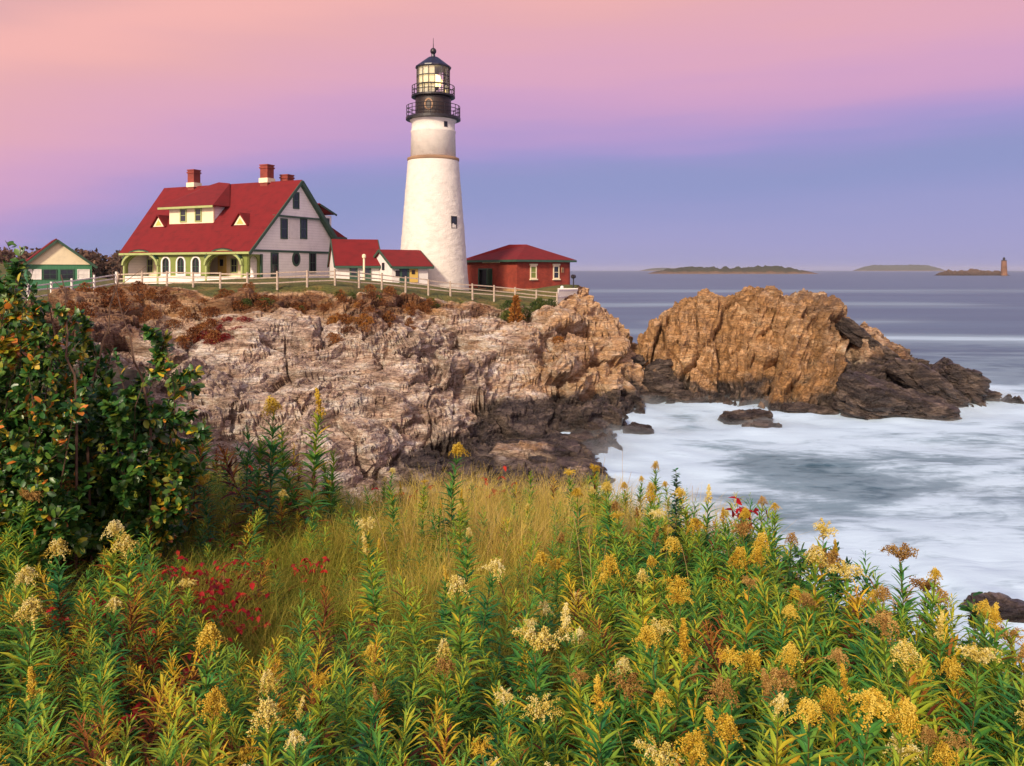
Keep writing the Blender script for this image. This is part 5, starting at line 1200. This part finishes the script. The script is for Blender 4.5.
occupied = list(hero_at)
def edge_x(y): return float(np.interp(y, [-4, 3, 5, 8, 12, 16], [2.9, 2.6, 2.6, 2.1, 1.7, 0.5]))
NAMED = {'gr_flower': 'cream-headed', 'gr_ochre': 'ochre-headed', 'gr_brown': 'spent brown'}
n_g = 0; tries = 0
while n_g < 135 and tries < 20000:
    tries += 1
    y = 2.7 + 8.3 * random.random() ** 1.5; a = random.uniform(-0.66, 0.66); x = a * y; px = CX + F * a
    if x > edge_x(y) + 0.35: continue
    right = max(0.0, min(1.0, (px - 430) / 230)); near_ = max(0.0, min(1.0, (4.9 - y) / 1.4))
    if random.random() > 0.05 + 0.95 * max(right if y < 7.5 else 0.25 * right, 0.35 * near_): continue
    if any((x - q[0]) ** 2 + (y - q[1]) ** 2 < 0.02 for q in occupied): continue
    occupied.append((x, y)); n_g += 1
    c_ = random.choices(['gr_flower', 'gr_ochre', 'gr_brown'], [0.2, 0.5, 0.3] if px > 560 else [0.5, 0.4, 0.1])[0]
    h = random.uniform(0.62, 0.92) + 0.16 * right * (x > 0.5)
    where = 'left of the tan grass' if px < 330 else 'below the tan grass in the middle' if px < 560 else 'in the right-hand stand' if px < 780 else 'towards the right edge by the surf'
    row = 'low in the foreground' if y < 4.0 else 'further up the meadow' if y < 6.2 else 'near the meadow crest'
    goldenrod(x, y, h, random.randrange(14), c_, f"{NAMED[c_]} goldenrod {where}, {row}", f"{NAMED[c_]} goldenrod {where}, {row}", random.uniform(0.5, 0.95) * (1 + 0.3 * right))

# leafy stems without flowers
sp = []
for v in range(12):
    r = np.random.default_rng(1200 + v); C, V, Q, T = leafy(1.0, r, 96, 0.145, [0, 0.02, 0.06, .12, 0, 0.04, .32, 0.08, .0, .1, 1.1, 1.3][v])
    if v >= 10: T = np.clip(T, 0.80, 1.0); keepq = np.repeat(r.uniform(0, 1, len(Q) // 6) < .55, 6); Q = Q[keepq]
    st = stem_mesh('stem', C, 0.005, 0.002); st.materials.append(M['gr_stem']); V4 = V.reshape(-1, 4, 3, 3)[:, [0, 2, 3]].reshape(-1, 3); nL = len(V4) // 9; Q4 = (np.arange(nL)[:, None, None] * 9 + np.array([[0, 1, 4, 3], [1, 2, 5, 4], [3, 4, 7, 6], [4, 5, 8, 7]])).reshape(-1, 4); sp.append((st, mk_mesh('leaves', V, quads=Q, tint=T, mat=M['gr_leaf']), V4, Q4, np.repeat(T[::12], 9)))
spots = []
tries = 0
while len(spots) < 2300 and tries < 90000:
    tries += 1
    y = 2.3 + 10.0 * random.random() ** 1.4; a = random.uniform(-1.0, 0.72); x = a * y; px = CX + F * a
    if x > edge_x(y) + 0.45: continue
    right = max(0.0, min(1.0, (px - 480) / 180)); near_ = max(0.0, min(1.0, (5.6 - y) / 1.2)); left = 0.75 if px < 210 and y < 6.6 else 0
    dens = max(near_, right if y < 8 else 0.35, left, 0.08)
    if random.random() > dens: continue
    spots.append((y, x, (random.triangular(0.28, 0.88, 0.5) if y < 8 else random.uniform(.35, .75)) + 0.12 * right * (x > 0.6)))
crest = []
for k in range(44):                                    # taller leafy stalks along the far crest, in front of the rocks
    y = random.uniform(8.6, 11.8); px = random.choice([random.uniform(180, 340), random.uniform(180, 340), random.uniform(340, 600)]); x = (px - CX) / F * y
    crest.append((y, x, random.uniform(0.7, 1.45) if px < 340 else random.uniform(.55, .95)))
spots.sort(); spots = spots[:220] + crest + spots[220:]
MIX = list(range(10)) * 3 + [10, 11, 10, 11]; LEFT = list(range(10)) * 2 + [10, 11] * 4
for y, x, h in spots[:290]:
    e = empty('leafy_stem', (x, y, Bz(x, y) - .02), random.uniform(0, 6.28), "leafy green goldenrod stem without flowers in the near meadow", 'plant', "leafy stems in the near meadow"); e.scale = (h, h, h)
    v = random.choice(LEFT if x < -0.25 * y else MIX); e.rotation_euler = (random.gauss(0, .16), random.gauss(0, .16), e.rotation_euler.z)
    if v >= 10: e['label'] = 'withered rust-brown leafy stem among the green ones in the near meadow'; e['group'] = 'withered stems in the near meadow'
    elif y > 8.5: e['label'] = 'tall leafy green stalk on the far crest of the meadow before the rocks'; e['group'] = 'leafy stalks on the crest'
    link('stem', sp[v][0], e); link('leaves', sp[v][1], e)
Vs, Qs, Ts, b = [], [], [], 0
for y, x, h in spots[290:]:
    st, lf, V, Q, T = sp[random.choice(LEFT if x < -0.25 * y else MIX)]; a = random.uniform(0, 6.28); ln1, ln2 = random.gauss(0, .17), random.gauss(0, .17); c_, s_ = math.cos(a), math.sin(a)
    W = V @ np.array([[c_, s_, 0], [-s_, c_, 0], [0, 0, 1]]) * h; W[:, 0] += W[:, 2] * ln1; W[:, 1] += W[:, 2] * ln2; W = W + np.array([x, y, Bz(x, y) - .02]); Vs.append(W); Qs.append(Q + b); Ts.append(np.clip(T + random.uniform(-.08, .12), 0, 1)); b += len(V)
o = link('undergrowth', mk_mesh('undergrowth', np.concatenate(Vs), quads=np.concatenate(Qs), tint=np.concatenate(Ts), mat=M['gr_leaf'])); o['kind'] = 'stuff'

# a shaggy mat of grass over the middle of the meadow
def blades(xy, z, h, w, bend, tint, r):
    n = len(xy); a = r.uniform(0, 2 * np.pi, n); d = np.c_[np.cos(a), np.sin(a)]; s = np.c_[-np.sin(a), np.cos(a)]
    V = np.empty((n, 4, 2, 3))
    for k, t in enumerate((0, .4, .75, 1.0)):
        c = np.c_[xy + d * (h * bend * t ** 2)[:, None], z + h * t * (1 - 0.35 * bend * t)]; ww = w * (1 - 0.85 * t)
        V[:, k, 0] = c - np.c_[s * ww[:, None] / 2, np.zeros(n)]; V[:, k, 1] = c + np.c_[s * ww[:, None] / 2, np.zeros(n)]
    b = np.array([[0, 1, 3, 2], [2, 3, 5, 4], [4, 5, 7, 6]])
    return V.reshape(-1, 3), (np.arange(n)[:, None, None] * 8 + b).reshape(-1, 4), np.repeat(tint, 8)
M['grass'] = leaf_mat("meadow_grass", [(0.0, (0.06, 0.15, 0.02)), (0.35, (0.26, 0.31, 0.03)), (0.65, (0.60, 0.45, 0.07)), (1.0, (0.78, 0.60, 0.20))], rnd=0, trans=0.35, rough=0.7)
r = np.random.default_rng(77); n = 420000
y = 2.6 + 11.5 * r.uniform(0, 1, n) ** 0.9; a = r.uniform(-1.7, 0.55, n); x = a * y; px = CX + F * a
ex_ = np.interp(y, [-4, 3, 5, 8, 12, 16], [2.9, 2.6, 2.6, 2.1, 1.7, 0.5])
den = 0.25 + 0.5 * (px < -60) + 0.75 * sstep(140, 230, px) * sstep(680, 560, px) * sstep(4.6, 5.8, y); den = np.where(y > 8, np.maximum(den, 0.75), den)
clump = vnoise(np.c_[x * 1.6, y * 1.6, x * 0], 3)
keep = (x < ex_ + 0.5) & (r.uniform(0, 1, n) < den * (0.65 + 0.5 * clump)); x, y, px, clump = x[keep], y[keep], px[keep], clump[keep]; n = len(x)
tan = sstep(330, 430, px) * sstep(6.0, 8.5, y); tint = np.clip(0.36 + 0.38 * tan + 0.15 * clump + r.normal(0, .16, n), 0, 1)
h = r.uniform(0.25, 0.55, n) * (0.75 + 0.55 * tan + 0.25 * clump) * (1 + 0.35 * sstep(7, 10, y))
V, Q, T = blades(np.c_[x, y], bluff_z(x, y), h, r.uniform(.004, .008, n), r.uniform(0.3, 1.3, n), tint, r)
o = link('grass', mk_mesh('grass', V, quads=Q, tint=T, mat=M['grass'])); o['kind'] = 'stuff'

# tall dry grass stalks standing above the meadow
M['straw'] = leaf_mat("dry_stalk", [(0, (0.42, 0.28, 0.12)), (1, (0.62, 0.48, 0.22))], rnd=0.6, trans=0.1)
for k in range(70):
    Y = random.uniform(5.5, 12) if k < 55 else random.uniform(3.4, 5.0); px = random.uniform(380, 700) if k < 55 else random.uniform(560, 960); x = (px - CX) / F * Y
    if x > edge_x(Y) + .3: continue
    h = random.uniform(0.7, 1.15) if k < 55 else random.uniform(.5, .8); C = stem_curve(h, np.random.default_rng(k), 7, 0.25)
    q = MB(); q.tube(C, list(np.linspace(0.003, 0.0016, 7)), 4); rr = np.random.default_rng(k + 99); tip = C[-1]
    o = q.build('grass_stalk', M['straw']); o.location = (x, Y, Bz(x, Y)); tag(o, "thin dry straw-coloured grass stalk standing above the meadow grass", 'grass stalk', 'dry grass stalks')

# red creeper leaves
M['twig'] = painted("shrub_twig", (0.10, 0.055, 0.035), 0.8, 0.2, 8)
M['red'] = leaf_mat("red_leaf", [(0, (0.14, 0.008, 0.012)), (0.5, (0.42, 0.012, 0.018)), (1, (0.62, 0.05, 0.02))], rnd=0.35, trans=0.35, rough=0.45)
def red_proto(seed):
    r = np.random.default_rng(seed); n = 16; base = np.c_[r.normal(0, .13, n), r.normal(0, .13, n), r.uniform(0.12, 0.46, n)]
    q = MB()
    for p in base: q.tube([(0, 0, -.02), tuple(p * [0.4, 0.4, .6]), tuple(p)], [0.003, 0.002, 0.0015], 4)
    pos = np.repeat(base, 3, 0); ang = np.tile([0, 2.1, -2.1], n) + np.repeat(r.uniform(0, 6.3, n), 3)
    d = np.c_[np.cos(ang), np.sin(ang), r.normal(-.25, .3, 3 * n)]
    V, Q = leaves(pos, d, np.tile([0., 0, 1], (3 * n, 1)) + r.normal(0, .3, (3 * n, 3)), r.uniform(.035, .060, 3 * n), r.uniform(.026, .042, 3 * n), 0.3, 0.12)
    me = bpy.data.meshes.new('stem'); me.from_pydata(q.v, [], q.f); me.materials.append(M['gr_stem'])
    return me, mk_mesh('leaves', V, quads=Q, tint=np.repeat(np.clip(r.normal(.5, .22, 3 * n), 0, 1), 12), mat=M['red'])
rp = [red_proto(1300 + k) for k in range(4)]
spots_r = [(px + random.uniform(-9, 9), Y + random.uniform(-.25, .25)) for px, Y, k in ((388, 11.6, 1), (412, 11.8, 1), (425, 11.7, 1), (484, 11.9, 1), (490, 11.8, 1), (282, 10.4, 1), (294, 10.2, 1), (246, 9.8, 1), (180, 6.2, 2), (188, 5.6, 2), (236, 5.8, 2), (125, 4.7, 2), (140, 4.3, 1), (168, 4.8, 2), (205, 5.2, 1), (150, 5.2, 2), (88, 5.4, 2), (215, 6.4, 3), (150, 6.2, 3), (255, 7.2, 2), (312, 7.5, 2), (745, 6.4, 1), (700, 7.4, 1), (690, 7.9, 1), (740, 3.6, 1), (228, 8.2, 1)) for _ in range(k)]
for k, (px, Y) in enumerate(spots_r):
    x = (px - CX) / F * Y; hs_ = random.uniform(0.8, 1.1) * (1.5 if Y > 9 else 1.0)
    lab, grp = ("red-leaved creeper at the far edge of the meadow against the rocks", "red creepers at the meadow's far edge") if Y > 8.4 else ("crimson creeper low in the undergrowth before the dark bushes", "crimson creepers under the bushes") if px < 260 else ("small red creeper among the right-hand goldenrod", "red creepers on the right")
    e = empty('red_creeper', (x, Y, Bz(x, Y)), random.uniform(0, 6.28), lab, 'creeper', grp); e.scale = (hs_,) * 3
    s_, l_ = rp[k % 4]; link('stem', s_, e); link('leaves', l_, e)
x, y, z = at(742, 503, 6.6); zg = Bz(x, y); H_ = z - zg; r = np.random.default_rng(1350); n = 9
base = np.c_[r.normal(0, .055, n), r.normal(0, .05, n), H_ + r.uniform(-.16, .04, n)]; q = MB()
for p in base: q.tube([(0, 0, 0), (p[0] * .2, p[1] * .2, H_ * .6), tuple(p)], [0.004, 0.003, 0.0015], 4)
e = empty('red_creeper', (x, y, zg), 0, "scarlet leaf sprig held highest against the white surf", 'creeper'); q.build('stem', M['twig'], e)
ang = np.tile([0, 2.1, -2.1], n) + np.repeat(r.uniform(0, 6.3, n), 3); d = np.c_[np.cos(ang), np.sin(ang), r.normal(-.2, .3, 3 * n)]
V, Q = leaves(np.repeat(base, 3, 0), d, np.tile([0., 0, 1], (3 * n, 1)) + r.normal(0, .5, (3 * n, 3)), r.uniform(.05, .08, 3 * n), r.uniform(.035, .05, 3 * n), 0.3, 0.12)
link('leaves', mk_mesh('leaves', V, quads=Q, tint=np.repeat(np.clip(r.normal(.45, .2, 3 * n), 0, 1), 12), mat=M['red']), e)

# ---- the big shrubs at the left
ROUND = ((0.0, 0.12), (0.28, 0.88), (0.74, 0.90), (1.0, 0.22))
BUSH = [(0.0, (0.010, 0.045, 0.012)), (0.4, (0.030, 0.115, 0.022)), (0.65, (0.11, 0.21, 0.03)), (0.8, (0.28, 0.30, 0.03)), (0.92, (0.62, 0.44, 0.03)), (1.0, (0.56, 0.18, 0.03))]
M['bush'] = leaf_mat("shrub_leaf", BUSH, rnd=0.0, trans=0.22, rough=0.35, gloss=0.5)
def shrub(name, label, base, tips, n_leaf, lsize, tint0, tint_sd, seed, spread, mat='bush', wide=0.58, thick=0.010, cat='shrub', group=None, turn_at=None):
    """branches from a base to given tips, side twigs, leaves set along them"""
    r = np.random.default_rng(seed); base = np.array(base, float); e = empty(name, tuple(base), 0, label, cat, group)
    q = MB(); P, D = [], []
    for tp in tips:
        tp = np.array(tp, float) - base; mid = tp * 0.5 + r.normal(0, .12, 3) * np.linalg.norm(tp) * [1, 1, .3]
        t = np.linspace(0, 1, 7)[:, None]; C = 2 * (1 - t) * t * mid + t ** 2 * tp
        C += r.normal(0, 0.012, C.shape) * np.linalg.norm(tp); C[0] = 0
        q.tube([tuple(c) for c in C], list(np.linspace(thick, thick * .25, 7)), 5)
        for _ in range(9):
            k = r.uniform(0.12, 0.98); p0 = np.array([np.interp(k, np.linspace(0, 1, 7), C[:, i]) for i in range(3)])
            dv = unit(r.normal(0, 1, 3) + [0, 0, .8]); L_ = spread * r.uniform(.4, 1.1) * (1.1 - 0.6 * k)
            p1 = p0 + dv * L_; q.tube([tuple(p0), tuple((p0 + p1) / 2 + r.normal(0, .02, 3)), tuple(p1)], [thick * .3, thick * .22, thick * .12], 4)
            m = max(3, n_leaf // (len(tips) * 8)); u = r.uniform(0.15, 1.05, m)[:, None]; P.append(p0 + (p1 - p0) * u); D.append(np.tile(dv, (m, 1)))
        m = max(3, n_leaf // (len(tips) * 8)); u = r.uniform(0.12, 1.0, m); P.append(np.stack([np.interp(u, np.linspace(0, 1, 7), C[:, i]) for i in range(3)], 1)); D.append(np.tile(unit(tp), (m, 1)))
    q.build('branches', M['twig'], e)
    P = np.concatenate(P); D = np.concatenate(D); n = len(P)
    d = unit(D * 0.7 + r.normal(0, .75, (n, 3))); up = unit(np.array([-0.1, -0.35, 1.0]) + r.normal(0, .45, (n, 3)))
    ln = lsize * r.uniform(.45, 1.35, n)
    V, Q = leaves(P, d, up, ln, ln * wide * r.uniform(.8, 1.15, n), r.uniform(.05, .35, n), 0.10, ROUND)
    T = np.clip(r.normal(tint0, tint_sd, n) + (turn_at(P + base, r) if turn_at else 0), 0, 1)
    link('foliage', mk_mesh('foliage', V, quads=Q, tint=np.repeat(T, 12), mat=M[mat]), e)
    return e
def tip_list(pts, Yb, jit, r): return [at(px, py, Yb + r.uniform(-jit, jit)) for px, py in pts]
rt = random.Random(5)
pts = [(rt.uniform(55, 180), 0) for _ in range(34)]
def top1(px): return np.interp(px, [40, 75, 110, 140, 165, 180, 190], [350, 352, 356, 342, 345, 400, 440])
tips = [at(px, top1(px) + rt.choice([rt.uniform(-24, 10), rt.uniform(0, 60), rt.uniform(30, 130)]), 7.7 + rt.uniform(-.7, .8)) for px, _ in pts]
tips += [at(rt.uniform(60, 185), rt.uniform(455, 545), 7.3 + rt.uniform(-.5, .5)) for _ in range(16)]
bx, by = at(112, 0, 7.9)[:2]
shrub('dark_shrub', "dense dark green broad-leaved shrub between the left edge and the pale rocks", (bx, by, Bz(bx, by) - .1), tips, 28000, 0.078, 0.44, 0.18, 1401, 0.52,
      turn_at=lambda P, r: np.where((P[:, 0] / P[:, 1] * F + CX > 150) & (r.uniform(0, 1, len(P)) < .22), 0.34, 0) + 0.0)
def top2(px): return np.interp(px, [-60, 0, 25, 60, 85, 110], [300, 300, 305, 318, 340, 400])
tips = [at(px, top2(px) + rt.choice([rt.uniform(-22, 15), rt.uniform(0, 70), rt.uniform(40, 160)]), 6.9 + rt.uniform(-.5, .6)) for px in [rt.uniform(-50, 85) for _ in range(28)]]
tips += [at(rt.uniform(-30, 90), rt.uniform(450, 550), 6.6 + rt.uniform(-.4, .4)) for _ in range(14)]
bx, by = at(20, 0, 7.0)[:2]
shrub('turning_shrub', "shrub with yellow and orange turning leaves at the left edge", (bx, by, Bz(bx, by) - .1), tips, 20000, 0.070, 0.44, 0.17, 1411, 0.50,
      turn_at=lambda P, r: np.where((P[:, 2] > 9.7) & (vnoise(P * 3.2, 12) + r.normal(0, .25, len(P)) > .15), 0.38, 0) + np.where(r.uniform(0, 1, len(P)) < .08, 0.4, 0))
tips = [at(px, py, 8.2 + rt.uniform(-.4, .4)) for px, py in [(-30, 246), (-8, 240), (8, 244), (16, 250), (24, 260), (30, 268), (38, 282), (46, 300), (2, 262), (14, 275), (30, 320), (5, 290), (-20, 280), (18, 300), (50, 325), (-40, 300)]]
bx, by = at(0, 0, 8.4)[:2]
shrub('tall_shrub', "taller dark shrub top reaching above the others in the left corner", (bx, by, Bz(bx, by) - .1), tips, 11000, 0.075, 0.43, 0.15, 1421, 0.40)
# dark low herb clump at the right against the water
tips = [at(px, py, 4.6 + rt.uniform(-.25, .25)) for px, py in [(945, 610), (925, 640), (962, 640), (985, 655), (1000, 700), (955, 670), (1015, 690), (970, 600), (905, 650)]]
bx, by = at(955, 0, 4.65)[:2]
shrub('dark_herb', "dark small-leaved herb with brown seed heads against the water at the right edge", (bx, by, Bz(bx, by) - .1), tips, 1500, 0.050, 0.40, 0.15, 1431, 0.14, wide=0.42, thick=0.006)
for lab, pts_ in (("dark leafy sprig with rusty tips against the surf, left of the tall brown goldenrod", [(838, 545), (825, 560), (850, 556), (868, 575), (815, 590)]), ("thin rusty-tipped sprig against the surf above the right-hand stand", [(800, 548), (790, 545), (780, 560), (808, 565)])):
    tips = [at(px, py, 5.6) for px, py in pts_]; bx, by = at(pts_[0][0], 0, 5.6)[:2]
    shrub('herb_sprig', lab, (bx, by, Bz(bx, by) - .05), tips, 700, 0.06, 0.42, 0.2, 1441 + len(pts_), 0.12, wide=0.3, thick=0.005)
# pointed green sprig on the crest in front of the foam
x, y, z = at(676, 470, 7.4); zg = Bz(x, y); r = np.random.default_rng(1500); n = 170; t = r.uniform(.35, 1, n) ** .9; H_ = z - zg
pos = np.c_[np.zeros(n), np.zeros(n), t * H_]; ang = np.arange(n) * 2.4; d = np.c_[np.cos(ang), np.sin(ang), r.uniform(.1, .8, n)]
V, Q = leaves(pos, d, np.tile([0., 0, 1], (n, 1)), 0.19 * (1.06 - t) + 0.03, 0.028 * np.ones(n), 0.2, .15)
e = empty('pointed_sprig', (x, y, zg), 0, "pointed dark green sprig standing up from the meadow crest before the foam", 'plant'); q = MB(); q.tube([(0, 0, 0), (0, 0, H_)], [.006, .002], 5); q.build('stem', M['twig'], e)
link('leaves', mk_mesh('leaves', V, quads=Q, tint=np.repeat(np.clip(r.normal(.3, .08, n), 0, 1), 12), mat=M['gr_leaf']), e)
# bare twigs sticking out of the shrubs
for px0, py0, px1, py1, Y, lab in ((76, 420, 62, 274, 7.0, "bare dark twig rising in front of the green shed"), (92, 400, 120, 268, 7.3, "bare forked twig left of the house"), (60, 400, 48, 292, 7.1, "crooked bare twig against the shed's fence"), (150, 420, 112, 272, 7.4, "long thin leaning twig beside the house's left corner")):
    p0, p1 = Vector(at(px0, py0, Y)), Vector(at(px1, py1, Y)); q = MB(); rr = np.random.default_rng(px0); m = 8
    C = [p0.lerp(p1, k / (m - 1)) + Vector(rr.normal(0, .018, 3)) for k in range(m)]; g0 = Vector((p0.x, p0.y, Bz(p0.x, p0.y))); C = [g0] + C
    q.tube([c - g0 for c in C], list(np.linspace(.014, .004, m + 1)), 5)
    for k in range(3, m): q.tube([C[k] - g0, C[k] - g0 + Vector((rr.normal(0, .09), rr.normal(0, .05), rr.uniform(.06, .2)))], [.004, .002], 4)
    o = q.build('bare_twig', M['twig']); o.location = g0; tag(o, lab, 'twig')

# ---- scrub on the headland
def clump(seed, n, h, wdt, mat, cone=False, ls=0.16):
    r = np.random.default_rng(seed); u = r.uniform(0, 1, n); a = r.uniform(0, 6.28, n); rad = np.sqrt(r.uniform(0, 1, n))
    z = u * h; R_ = wdt / 2 * (np.sqrt(np.clip(1 - u ** 2, 0, 1)) if not cone else (1.02 - u) ** .8) * (0.75 + 0.35 * np.sin(3 * a + seed) * np.cos(5 * u * 3))
    P = np.c_[np.cos(a) * rad * R_, np.sin(a) * rad * R_, z]
    d = unit(np.c_[np.cos(a) * .6, np.sin(a) * .6, 0.9 * np.ones(n)] + r.normal(0, .5, (n, 3)))
    V, Q = leaves(P, d, unit(r.normal(0, 1, (n, 3))), ls * r.uniform(.6, 1.3, n), ls * .38 * r.uniform(.7, 1.3, n), .1, .1)
    q = MB()
    for k in range(7): q.tube([(0, 0, -.3), tuple(P[k * 3] * [.6, .6, .5]), tuple(P[k * 3])], [.03, .02, .008], 4)
    me = bpy.data.meshes.new('branches'); me.from_pydata(q.v, [], q.f); me.materials.append(M['twig'])
    return me, mk_mesh('foliage', V, quads=Q, tint=np.repeat(np.clip(0.5 + 0.35 * (r.uniform(-1, 1, n)), 0, 1), 12), mat=mat)
M['rust'] = leaf_mat("rust_scrub_leaf", [(0, (0.07, 0.022, 0.012)), (0.5, (0.22, 0.075, 0.022)), (1, (0.36, 0.17, 0.05))], rnd=0.5, trans=.2, rough=.8)
M['olive'] = leaf_mat("olive_scrub_leaf", [(0, (0.02, 0.045, 0.012)), (0.5, (0.06, 0.10, 0.022)), (1, (0.17, 0.17, 0.04))], rnd=0.5, trans=.2, rough=.8)
M['crimson'] = leaf_mat("crimson_scrub_leaf", [(0, (0.08, 0.008, 0.012)), (0.5, (0.26, 0.016, 0.02)), (1, (0.36, 0.06, 0.03))], rnd=0.4, trans=.2, rough=.8)
M['amber'] = leaf_mat("amber_scrub_leaf", [(0, (0.16, 0.05, 0.012)), (0.5, (0.36, 0.14, 0.025)), (1, (0.48, 0.27, 0.06))], rnd=0.3, trans=.2, rough=.8)
cl = {m_: [clump(1600 + 10 * i + k, 520, 1.0, 1.9, M[m_]) for k in range(3)] for i, m_ in enumerate(('rust', 'olive', 'crimson', 'amber'))}
cone_c = clump(1680, 900, 1.0, 0.55, M['amber'], True, 0.09)
HPg = HP
def surf_z(x, y):
    d = (HPg[:, 0] - x) ** 2 + (HPg[:, 1] - y) ** 2; k = np.argpartition(d, 6)[:6]; return float(HPg[k, 2].mean())
def scrub_at(px, Y, m_, h, w_, label, group=None, mesh=None, lift=-0.1):
    x = (px - CX) / F * Y; z = surf_z(x, Y) + lift
    e = empty('scrub_bush', (x, Y, z), random.uniform(0, 6.28), label, 'bush', group); e.scale = (w_ / 1.9, w_ / 1.9, h) if mesh is None else (w_ / .55, w_ / .55, h)
    b_, f_ = mesh or random.choice(cl[m_]); link('branches', b_, e); link('foliage', f_, e)
random.seed(21)
for k in range(40):
    px = random.uniform(60, 215); Y = random.uniform(44, 53.5) if px < 120 else random.uniform(47.5, 54)
    scrub_at(px, Y, 'rust', random.uniform(.45, .95), random.uniform(.9, 1.9), "rust-brown scrub on the slope left of the cliff below the fence", "rust-brown scrub on the left slope")
for k in range(46):
    px = random.uniform(215, 450); Y = float(np.interp(px, ex, ey)) - random.uniform(0.0, 1.6)
    m_ = random.choices(['rust', 'olive'], [.7, .3])[0]; scrub_at(px, Y, m_, random.uniform(.3, .7), random.uniform(.8, 1.6), f"low {'rusty' if m_ == 'rust' else 'olive'} scrub fringing the cliff top below the fence", f"{'rusty' if m_ == 'rust' else 'olive'} scrub along the cliff top")
for k in range(34):
    px = random.uniform(330, 415); Y = float(np.interp(px, ex, ey)) - random.uniform(1.0, 6.0)
    scrub_at(px, Y, random.choices(['rust', 'amber'], [.8, .2])[0], random.uniform(.3, .7), random.uniform(.7, 1.5), "russet scrub hanging over the upper cliff below the passages", "russet scrub on the upper cliff")
for k in range(24):
    px = random.uniform(178, 250) ; Y = 49.3 + random.uniform(-1.2, 1.2) - 0.01 * (px - 180)
    scrub_at(px, Y, 'crimson' if px > 186 else 'amber', random.uniform(.22, .45), random.uniform(.9, 1.6), "crimson ground cover spilling over the pale rock below the house", "crimson patch on the rocks")
for k in range(13):
    px = random.uniform(503, 552); Y = float(np.interp(px, ex, ey)) - random.uniform(-.3, 1.8)
    scrub_at(px, Y, 'olive', random.uniform(.6, 1.1), random.uniform(1.2, 2.0), "dark green bush in the clump at the cliff top below the brick building", "green bushes below the brick building")
scrub_at(516, 63.5, 'amber', 2.7, 1.8, "pointed orange bush standing alone on the cliff below the brick building", mesh=cone_c, lift=-.3)
scrub_at(558, 62.5, 'amber', .5, 1.6, "small amber tuft on a ledge right of the pointed orange bush")

# ---- woods far behind, left of the house
Vs, Qs, Ts, b = [], [], [], 0
r = np.random.default_rng(1700); f_V, f_Q = None, None
for k in range(240):
    px = r.uniform(-150, 130); Y = r.uniform(250, 300); x = (px - CX) / F * Y; hgt = r.uniform(7, 11.5); w_ = r.uniform(5, 9); m = 110
    u = r.uniform(0.1, 1, m); a = r.uniform(0, 6.28, m); R_ = w_ / 2 * np.sqrt(np.clip(1 - (2 * u - 1.0) ** 2 * .8, 0, 1)) * np.sqrt(r.uniform(.2, 1, m))
    P = np.c_[x + np.cos(a) * R_, Y + np.sin(a) * R_, 6.5 + u * hgt]
    V, Q = leaves(P, unit(r.normal(0, 1, (m, 3))), unit(r.normal(0, 1, (m, 3))), r.uniform(.8, 1.7, m), r.uniform(.6, 1.2, m), .2, .1); Vs.append(V); Qs.append(Q + b); b += len(V); Ts.append(np.repeat(np.clip(r.normal(r.uniform(.25, .7), .15, m), 0, 1), 12))
M['wood_leaf'] = leaf_mat("far_woods", [(0, (0.03, 0.03, 0.02)), (.5, (0.10, 0.055, 0.04)), (1, (0.18, 0.10, 0.06))], rnd=0, trans=.1, rough=.9)
o = link('distant_woods', mk_mesh('distant_woods', np.concatenate(Vs), quads=np.concatenate(Qs), tint=np.concatenate(Ts), mat=M['wood_leaf'])); o['kind'] = 'stuff'
